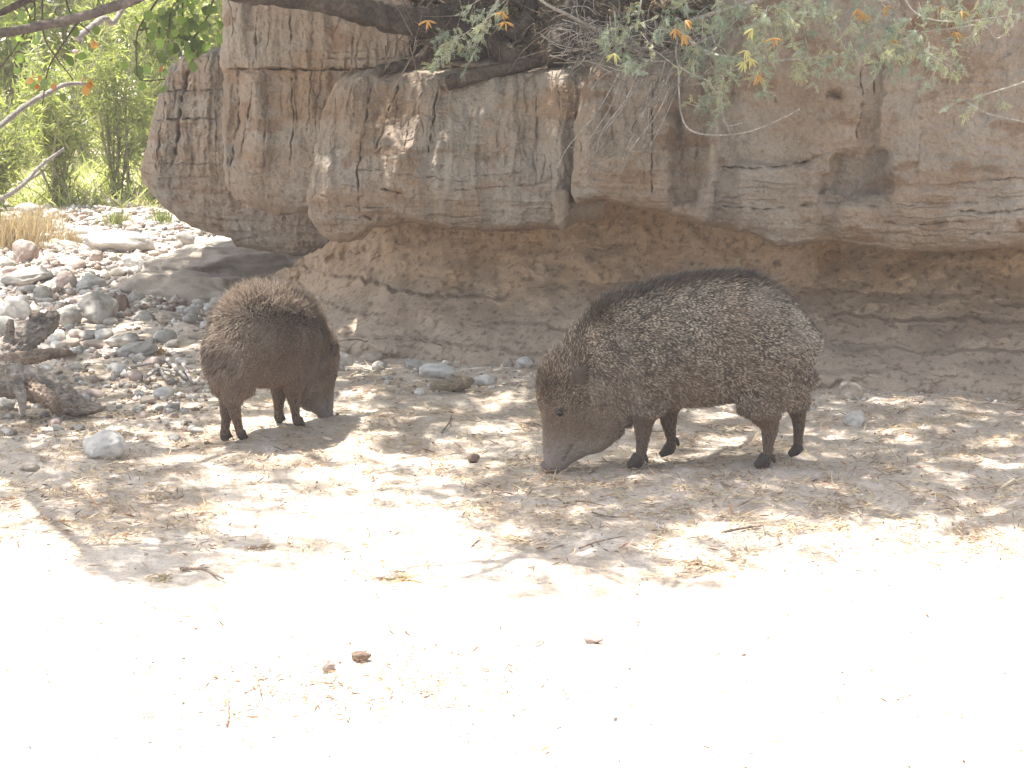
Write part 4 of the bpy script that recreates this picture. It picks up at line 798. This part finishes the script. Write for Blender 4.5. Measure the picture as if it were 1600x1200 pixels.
# crown: sprays of small leaflets, thickest where they shade the bank and the strip of ground before it
def shade_den(u, v):
    n = fbm(np.stack([u/95+v/60, v/13, 0*u], -1), 4, 81); n2 = fbm(np.stack([u/190, v/45, 0*u+4], -1), 2, 82)
    d = .74*ss(545, 600, v)*ss(835, 780, v+.00*u)+.35*ss(735, 750, v)*ss(815, 790, v)*ss(600, 680, u)
    d = d*np.where(u < 820, .62, 1)*np.where((u > 330) & (u < 740) & (v > 700), .35, 1)
    d = d+.62*np.exp(-((u-960)/170)**2-((v-850)/55)**2)+.5*np.exp(-((u-1390)/260)**2-((v-765)/28)**2)
    d = d+.62*np.exp(-((u-(150+(v-770)*.75))/75)**2)*ss(730, 780, v)*ss(945, 915, v)+.55*np.exp(-((u-330)/130)**2-((v-860)/32)**2)+.5*np.exp(-((u-90)/130)**2-((v-735)/30)**2)
    d = d+.42*ss(560, 500, v)*ss(410, 450, v)*ss(520, 300, u)*ss(60, 130, u)+.6*ss(560, 520, v)*ss(300, 420, u)
    d = d+.25*ss(420, 450, v)*ss(620, 560, v)*ss(360, 260, u)
    d = d*(1-.95*ss(330, 370, u)*ss(600, 540, u)*ss(645, 655, v)*ss(715, 700, v))
    return np.clip(d*(.42+1.3*ss(-.25, .35, n+.6*n2)), 0, 1)
def sprays(G, size, nl, r, zlo, zhi):
    n = len(G); H = r.uniform(zlo, zhi, n); s = np.array(SUN)/SUN.z; C = G+s[None]*H[:, None]
    d = rdir(n, r)*np.array([1, 1, .45]); d /= np.linalg.norm(d, axis=1)[:, None]; sd = np.cross(d, np.array([0, 0, 1.])+.4*rdir(n, r)); sd /= np.linalg.norm(sd, axis=1)[:, None]
    k = np.arange(nl); t = (k//2)/(nl/2-.5)-.5; sg = np.where(k % 2, 1., -1.)
    base = C[:, None]+d[:, None]*(t[None, :, None]*size*2.2); ax = (sd[:, None]*sg[None, :, None]+d[:, None]*.35+.18*r.normal(size=(n, nl, 3)))*size*.55; w = d[:, None]*size*.15+.02*size*r.normal(size=(n, nl, 3))
    b = base.reshape(-1, 3); a = ax.reshape(-1, 3); w = w.reshape(-1, 3); m = len(b)
    V = np.stack([b, b+a*.5-w, b+a, b+a*.5+w], 1).reshape(-1, 3); return V, (np.arange(m)*4)[:, None]+np.array([[0, 1, 2, 3]]), C
r = np.random.default_rng(91); m = 60000; u = r.uniform(-80, 1900, m); v = r.uniform(390, 960, m); G = gnd(u, v)
# sample evenly over the ground itself
G = np.stack([r.uniform(-2.9, 3.0, m), r.uniform(4.2, 12.5, m), 0*u], -1); u, v = proj(G); keep = (r.random(m) < shade_den(u, v)) & (u > -200) & (u < 1900)
GG = G[keep]; nmax = 15000
if len(GG) > nmax: GG = GG[:nmax]
print('crown ground sprays', len(GG), keep.sum())
Va, Fa, Ca = sprays(GG, .055, 18, r, 2.4, 3.9)
m = 5200; G = np.stack([r.uniform(-1.9, 3.6, m), r.uniform(7.2, 10.8, m), r.uniform(1.0, 1.35, m)], -1); nn = fbm(G*np.array([2.2, 2.2, 0]), 2, 83); hole = (((G[:, 0] > -.12) & (G[:, 0] < .22)) | ((G[:, 0] > .24) & (G[:, 0] < .5) & (nn > 0)) | (G[:, 0] < -.75)) & (G[:, 1] < 8.05) & (r.random(len(G)) < .8); G = G[(nn > -.30) & ~hole]
Vb, Fb, Cb = sprays(G, .10, 18, r, 1.0, 2.4)
okb = np.ones(len(Fb), bool)
V = np.vstack([Va, Vb]); F = np.vstack([Fa, Fb+len(Va)]); nq = len(F)
vmin = 1.62  # the crown stays above the camera's view
col = GRN[r.integers(0, 3, nq)]*np.array([.45, .5, .6])
mesh('crown', V-TL, F, M_leaf, tree, np.repeat(col, 4, 0), smooth=False)
def shadowlimb(pts, H, r0, seed):
    G = gnd([p[0] for p in pts], [p[1] for p in pts]); s = np.array(SUN)/SUN.z; P = G+s[None]*np.array(H)[:, None]; limb('branch', P, [r0, r0*.8, r0*.5], 50, 8, .15, .1, seed=seed)
shadowlimb([(900, 540), (800, 585), (700, 615), (560, 655), (330, 715), (150, 765)], [2.9, 2.8, 2.7, 2.6, 2.5, 2.4], .034, 51)
shadowlimb([(330, 640), (200, 660), (90, 692), (0, 742), (-100, 770)], [2.2, 2.2, 2.2, 2.2, 2.1], .022, 52)
shadowlimb([(240, 690), (110, 745), (50, 780), (120, 850), (190, 915)], [2.6, 2.5, 2.4, 2.4, 2.5], .028, 53)
shadowlimb([(1250, 640), (1050, 760), (860, 850), (720, 905)], [2.8, 2.7, 2.6, 2.5], .022, 54)
shadowlimb([(1700, 640), (1450, 700), (1250, 735), (1000, 745), (800, 780)], [2.7, 2.7, 2.6, 2.5, 2.5], .03, 55)
shadowlimb([(200, 470), (120, 560), (60, 650), (0, 720)], [2.5, 2.5, 2.4, 2.3], .05, 56)
limb('branch', [(-.6, 7.7, 3.4), (-.3, 7.0, 3.1), (.4, 6.6, 3.0), (1.4, 6.4, 2.9)], [.05, .045, .035, .02], 50, 10, seed=57); limb('branch', [(-.6, 7.7, 3.4), (-1.2, 7.0, 3.0), (-2.0, 6.5, 2.8)], [.05, .04, .02], 40, 10, seed=58)

for i, (u0, v0, a0) in enumerate(((60, 790, -.5), (130, 840, .2), (190, 800, -.9), (250, 860, .1), (330, 850, -.4), (20, 830, -.7), (480, 640, -.3), (620, 660, -.5), (760, 700, -.3), (880, 690, -.4), (1020, 820, -.8), (900, 860, -.5), (740, 880, -.4), (1500, 690, -.35), (1380, 720, -.3), (1150, 780, -.2))):
    r = np.random.default_rng(600+i); L0 = r.uniform(90, 190); e = (u0+L0*math.cos(a0), v0+L0*math.sin(a0)*.35); H0 = r.uniform(1.9, 2.6)
    shadowlimb([(u0-L0, v0-L0*math.tan(a0)*.25), (u0, v0+r.normal(0, 4)), e], [H0+.1, H0, H0-.1], r.uniform(.007, .013), 61+i)
    for q in range(3):
        t = r.uniform(.1, .9); pu, pv = u0+(e[0]-u0)*t, v0+(e[1]-v0)*t; shadowlimb([(pu, pv), (pu+r.normal(0, 45), pv+r.normal(0, 22))], [H0, H0-.1], .0055, 80+i*3+q)
# broad leaves hanging at the upper left
hb = empty('hanging_branch', tuple(unproj(300, -30, 7.3))); tag(hb, 'drooping branch with broad green leaves in front of the far thicket', 'branch'); HL = np.array(hb.location)
tw = [[(330, -40), (300, -10), (270, 10), (262, 60)], [(262, -30), (242, 6), (216, 47), (213, 90), (219, 124), (258, 124)], [(216, 47), (250, 44), (290, 60)], [(340, -20), (322, 30), (300, 65), (310, 78)], [(290, -30), (285, 20), (296, 60)], [(67, -20), (66, 20), (70, 60), (88, 90), (115, 125)], [(126, 28), (92, 78), (75, 110), (66, 165)], [(40, 48), (20, 80), (-5, 112)], [(52, -10), (54, 30), (40, 60)], [(100, -20), (110, 20), (140, 50)], [(20, -20), (44, 20), (52, 50)]]
B = Buf(); pts = []
for i, t in enumerate(tw):
    P = smoothpath([unproj(a, b, 7.25+.03*i) for a, b in t], 20); V, F = tube(P-HL, [.0045, .002], 5, 20, .2, i); B.add(V, F, (.09, .07, .055)); pts.append(P)
B.out('stems', M_bark, hb)
def broad(centres, size, cols, nm, r):
    th = np.linspace(0, 2*math.pi, 13)[:-1]; sh = np.stack([np.cos(th)*(1-.25*np.abs(np.sin(th))), np.sin(th)*.85], -1); n = len(centres)
    ax = rdir(n, r)*.6+np.array([0, 0, -.8]); ax /= np.linalg.norm(ax, axis=1)[:, None]; nr = rdir(n, r)+np.array([0, -.9, .3]); sd = np.cross(ax, nr); sd /= np.linalg.norm(sd, axis=1)[:, None]; up_ = np.cross(ax, sd); s = size*r.uniform(.6, 1.15, n)
    V = centres[:, None]+(ax[:, None]*(sh[None, :, :1]+.9)+sd[:, None]*sh[None, :, 1:]+up_[:, None]*(.25*sh[None, :, 1:]**2))*s[:, None, None]; V = np.concatenate([V, (centres+ax*(s*.9)[:, None])[:, None]], 1)
    b = (np.arange(n)*13)[:, None, None]; k = np.arange(12); F = (b+np.stack([k, (k+1) % 12, np.full(12, 12)], 1)[None]).reshape(-1, 3)
    return mesh(nm, V.reshape(-1, 3)-HL, F, M_leaf, hb, np.repeat(cols, 13, 0))
r = np.random.default_rng(5); cs = np.concatenate([p[r.integers(4, 20, k)] for p, k in zip(pts, (26, 25, 24, 34, 30, 5, 4, 3, 8, 9, 4))])+r.normal(0, .03, (172, 3)); broad(cs, .021, np.array([(.12, .17, .05)]*172)*r.uniform(.6, 2.0, (172, 1)), 'leaves', r)
oc = np.array([unproj(a, b, 7.3) for a, b in ((137, 128), (134, 134), (140, 122), (130, 120), (57, 112), (62, 118), (58, 132), (50, 122), (84, 130), (145, 62), (254, 104), (150, 66))]); broad(oc, .017, np.array([(.42, .17, .05), (.5, .26, .09)]*6), 'dead_leaves', r)

# feathery acacia over the bank rim
ac = empty('feathery_acacia', tuple(unproj(1080, 60, 7.6))); tag(ac, 'thorny feathery-leaved acacia spilling over the bank rim with orange catkins', 'shrub'); AL = np.array(ac.location); r = np.random.default_rng(77)
TW = (.36, .33, .29); B = Buf()
mains = [[(1000, 80, 7.6), (1060, 40, 7.3), (1150, 10, 6.95), (1260, -20, 6.7), (1400, -40, 6.6), (1600, -40, 6.6)], [(1010, 90, 7.6), (940, 50, 7.3), (860, 10, 7.1), (800, -20, 7.0), (740, 60, 7.1)], [(1060, 40, 7.3), (1100, 80, 7.05), (1180, 95, 6.85), (1250, 92, 6.75), (1310, 88, 6.7)], [(1400, -40, 6.6), (1430, 20, 6.55), (1500, 34, 6.5), (1600, 20, 6.5)],
         [(1600, -40, 6.6), (1660, 40, 6.6), (1640, 110, 6.6), (1600, 128, 6.6), (1545, 146, 6.6), (1508, 158, 6.6)], [(1508, 158, 6.6), (1545, 178, 6.6), (1600, 190, 6.6), (1660, 200, 6.6)], [(1060, 40, 7.3), (1060, 100, 7.1), (1110, 130, 7.0), (1125, 170, 6.95), (1140, 206, 6.9)], [(1060, 100, 7.1), (1065, 180, 7.0), (1090, 208, 6.95), (1160, 208, 6.9), (1220, 186, 6.85), (1250, 170, 6.85)], [(1600, 20, 6.5), (1560, 60, 6.6), (1535, 40, 6.6), (1480, 45, 6.6), (1440, 50, 6.6)], [(1110, 130, 7.0), (1130, 120, 6.95), (1122, 160, 6.95), (1135, 195, 6.95), (1160, 192, 6.95)]]
for i, mpt in enumerate(mains):
    P = smoothpath([unproj(*p) for p in mpt], 40); V, F = tube(P-AL, [.009 if i < 3 else .0035, .002], 6, 40, .25, i); B.add(V, F, TW)
# sprays of feathery leaves
ctr = [(1160, 8), (1190, 22), (1215, 40), (1180, 60), (1205, 82), (1225, 62), (1248, 92), (1250, 105), (1175, 105), (1190, 112), (1120, 30), (1100, 60), (1085, 90), (1060, 20), (1040, 40), (1000, 50), (975, 70), (985, 100), (960, 40), (1010, 15), (1130, 80), (1120, 120), (1100, 140), (1110, 170), (1140, 100),
       (1335, 40), (1350, 10), (1372, 72), (1385, 60), (1380, 88), (1420, 40), (1440, 60), (1450, 90), (1465, 105), (1455, 25), (1500, 8), (1530, 15), (1560, 5), (1590, 12), (1410, 15), (1400, 90), (1300, 30), (1290, 5), (1260, 15), (1240, 8), (1530, 165), (1360, 50), (1480, 20), (1150, 35), (1300, 95), (1130, 10), (1075, 10), (1210, 10), (1340, 85), (1425, 75), (1465, 75)]
spine = [(790, 5), (780, 28), (762, 45), (745, 60), (725, 70), (710, 85), (690, 95), (770, 15), (735, 78), (700, 72)]
LV, LF, LC = [], [], []; off = 0
def frond(p, d, L_, npair, lc, col):
    global off
    d = d/np.linalg.norm(d); sd = np.cross(d, r.normal(size=3)); sd /= np.linalg.norm(sd); t = np.linspace(.1, 1, npair); t = np.repeat(t, 2); sg = np.tile([1., -1.], npair)
    b = p+d*(t*L_)[:, None]+np.array([0, 0, -.12])*L_*(t**2)[:, None]; ax = (sd*sg[:, None]+d*.5)*(lc*(1.1-.45*t))[:, None]; w = d*lc*.22+.0004*r.normal(size=(len(b), 3))
    V = np.stack([b, b+ax*.5-w, b+ax, b+ax*.5+w], 1).reshape(-1, 3); LV.append(V); LF.append((np.arange(len(b))*4)[:, None]+np.array([[0, 1, 2, 3]])+off); off += len(V); LC.append(np.broadcast_to(np.array(col)*r.uniform(.75, 1.2), (len(V), 3)))
BG = [(.30, .36, .26), (.36, .42, .30), (.22, .28, .20), (.42, .44, .27)]
for (cu, cv), q in [(c, 0) for c in ctr for _ in range(4)]+[(c, 1) for c in spine for _ in range(3)]:
    Y = (7.05 if q else pl(cu, [(950, 7.05), (1100, 6.95), (1200, 6.7), (1600, 6.45)]))+r.normal(0, .07); p0 = unproj(cu+r.normal(0, 13 if not q else 7), cv+r.normal(0, 11 if not q else 6)-8, Y); d = np.array([r.normal(0, .6), r.normal(0, .5), -.7+r.normal(0, .4)]) if not q else np.array([-.75, -.1, -.55])+r.normal(0, .25, 3)
    d /= np.linalg.norm(d); L_ = r.uniform(.05, .10); V, F = tube(np.array([p0, p0+d*L_*.5+r.normal(0, .004, 3), p0+d*L_])-AL, [.0016, .0008], 4, 8); B.add(V, F, TW)
    col = BG[r.integers(4)]
    for k in range(r.integers(9, 14)):
        tt = r.uniform(0, 1); f = d*.6+rdir(1, r)[0]*.9; frond(p0+d*L_*tt-AL, f, r.uniform(.018, .036), 8, .0066, col)
B.out('stems', M_bark, ac); mesh('foliage', np.concatenate(LV), np.concatenate(LF), M_blue, ac, np.concatenate(LC), smooth=False)
# catkins
for (cu, cv, yel) in ((785, 18, 0), (790, 34, 0), (1071, 32, 0), (1066, 55, 0), (1339, 14, 0), (1350, 22, 0), (1386, 10, 0), (1472, 10, 0), (1502, 18, 0), (1491, 50, 0), (1394, 62, 0), (1184, 116, 0), (1210, 60, 0), (1176, 45, 1), (1166, 79, 1), (1163, 97, 1), (1172, 92, 1), (668, 32, 0), (960, 84, 1), (1055, 45, 0)):
    B = Buf(); p = unproj(cu, cv, 6.98 if cu < 1000 else 6.6)
    for k in range(7):
        a = r.uniform(-2.9, -.2) if k else -1.5; d = np.array([math.cos(a), r.normal(0, .4), math.sin(a)]); Lc = r.uniform(.022, .036); V, F = tube(np.array([p, p+d*Lc*.5, p+d*Lc+np.array([0, 0, -.003])])-AL, [.0018, .0032, .0026, .001], 6, 9, .25, k); B.add(V, F, (.55, .52, .20) if yel else (.50, .29, .09))
    B.out('catkin_cluster', M_litter, ac)
# dry twigs matted on the rim, a few hanging
B = Buf()
for i in range(330):
    u = r.uniform(870, 1135); v = pl(u, [(870, 60), (1000, 95), (1135, 90)])+r.normal(0, 30)-10; Y = r.uniform(7.15, 7.75); p = unproj(u, v, Y); d = rdir(1, r)[0]*np.array([1, .7, .6]); L_ = r.uniform(.06, .22)
    P = np.array([p-d*L_/2, p+r.normal(0, .02, 3), p+d*L_/2+np.array([0, 0, -.02])])-AL; V, F = tube(P, [r.uniform(.0014, .0032), .0009], 5, 9); B.add(V, F, np.array(TW)*r.uniform(.45, 1.15))
for i in range(90):
    u = r.uniform(600, 960); v = r.uniform(0, 110); Y = r.uniform(7.7, 8.3); p = unproj(u, v, Y); d = rdir(1, r)[0]; L_ = r.uniform(.08, .3); P = np.array([p-d*L_/2, p+r.normal(0, .03, 3), p+d*L_/2])-AL; V, F = tube(P, [.003, .0012], 5, 9); B.add(V, F, np.array((.16, .13, .10))*r.uniform(.6, 1.5))
for i in range(17):
    u0 = r.uniform(960, 1080); v0 = r.uniform(100, 130); dv = r.uniform(50, 170); du = -dv*r.uniform(.3, .75); P = [unproj(u0, v0, 7.2), unproj(u0+du*.35, v0+dv*.4, 7.14), unproj(u0+du*.8+r.normal(0, 5), v0+dv*.75, 7.13), unproj(u0+du, v0+dv, 7.1)]; V, F = tube(np.array(P)-AL, [.0024, .0018, .001], 5, 16, .2, i); B.add(V, F, np.array(TW)*r.uniform(.6, 1.15))
    if r.random() < .6:
        q = P[2]; e = q+np.array([r.normal(-.02, .04), 0, -r.uniform(.02, .06)]); V, F = tube(np.array([q, (q+e)/2+r.normal(0, .006, 3), e])-AL, [.0013, .0007], 4, 7); B.add(V, F, TW)
B.out('dead_twigs', M_bark, ac)
# fallen leaves and bark on the bank top
n = 9000; r = np.random.default_rng(8); X_ = r.uniform(-.6, 1.7, n); Y_ = r.uniform(8.3, 9.5, n)-np.clip(X_, 0, 1)*.45; C = np.stack([X_, Y_, topz_fn(X_, Y_)+.015+.02*r.random(n)], -1); a = r.uniform(0, 6.28, n); L_ = r.uniform(.006, .022, n); D = np.stack([np.cos(a), np.sin(a), r.normal(0, .5, n)], -1)*L_[:, None]; Wd = np.stack([-np.sin(a), np.cos(a), r.normal(0, .6, n)], -1)*(L_*.3)[:, None]
V, F = quads(C, D, Wd); tag(mesh('rim_litter', V, F, M_litter, None, np.repeat(palL[r.choice(6, n)]*.8, 6, 0), smooth=False), 'dead leaves and bark crumbs on the bank top around the trunk', kind='stuff')

# ------------------------------------------------------------------ pale haze volume added to imitate lens veil and lift the shadows
V, F = np.array([(x, y, z) for x in (-64, 64) for y in (-34, 94) for z in (-2.5, 6.5)], float), np.array([[0, 1, 3, 2], [4, 6, 7, 5], [0, 4, 5, 1], [2, 3, 7, 6], [0, 2, 6, 4], [1, 5, 7, 3]])
mh = bpy.data.materials.new('veil_volume'); mh.use_nodes = True; nt = mh.node_tree; nt.nodes.remove(nt.nodes['Principled BSDF']); pv = nt.nodes.new('ShaderNodeVolumePrincipled')
pv.inputs['Color'].default_value = (1, .93, .90, 1); pv.inputs['Density'].default_value = .0038; nt.links.new(pv.outputs[0], nt.nodes['Material Output'].inputs['Volume'])
tag(mesh('haze', V, F, mh, smooth=False), 'pale haze volume added as a lens veil over the whole scene', kind='stuff')
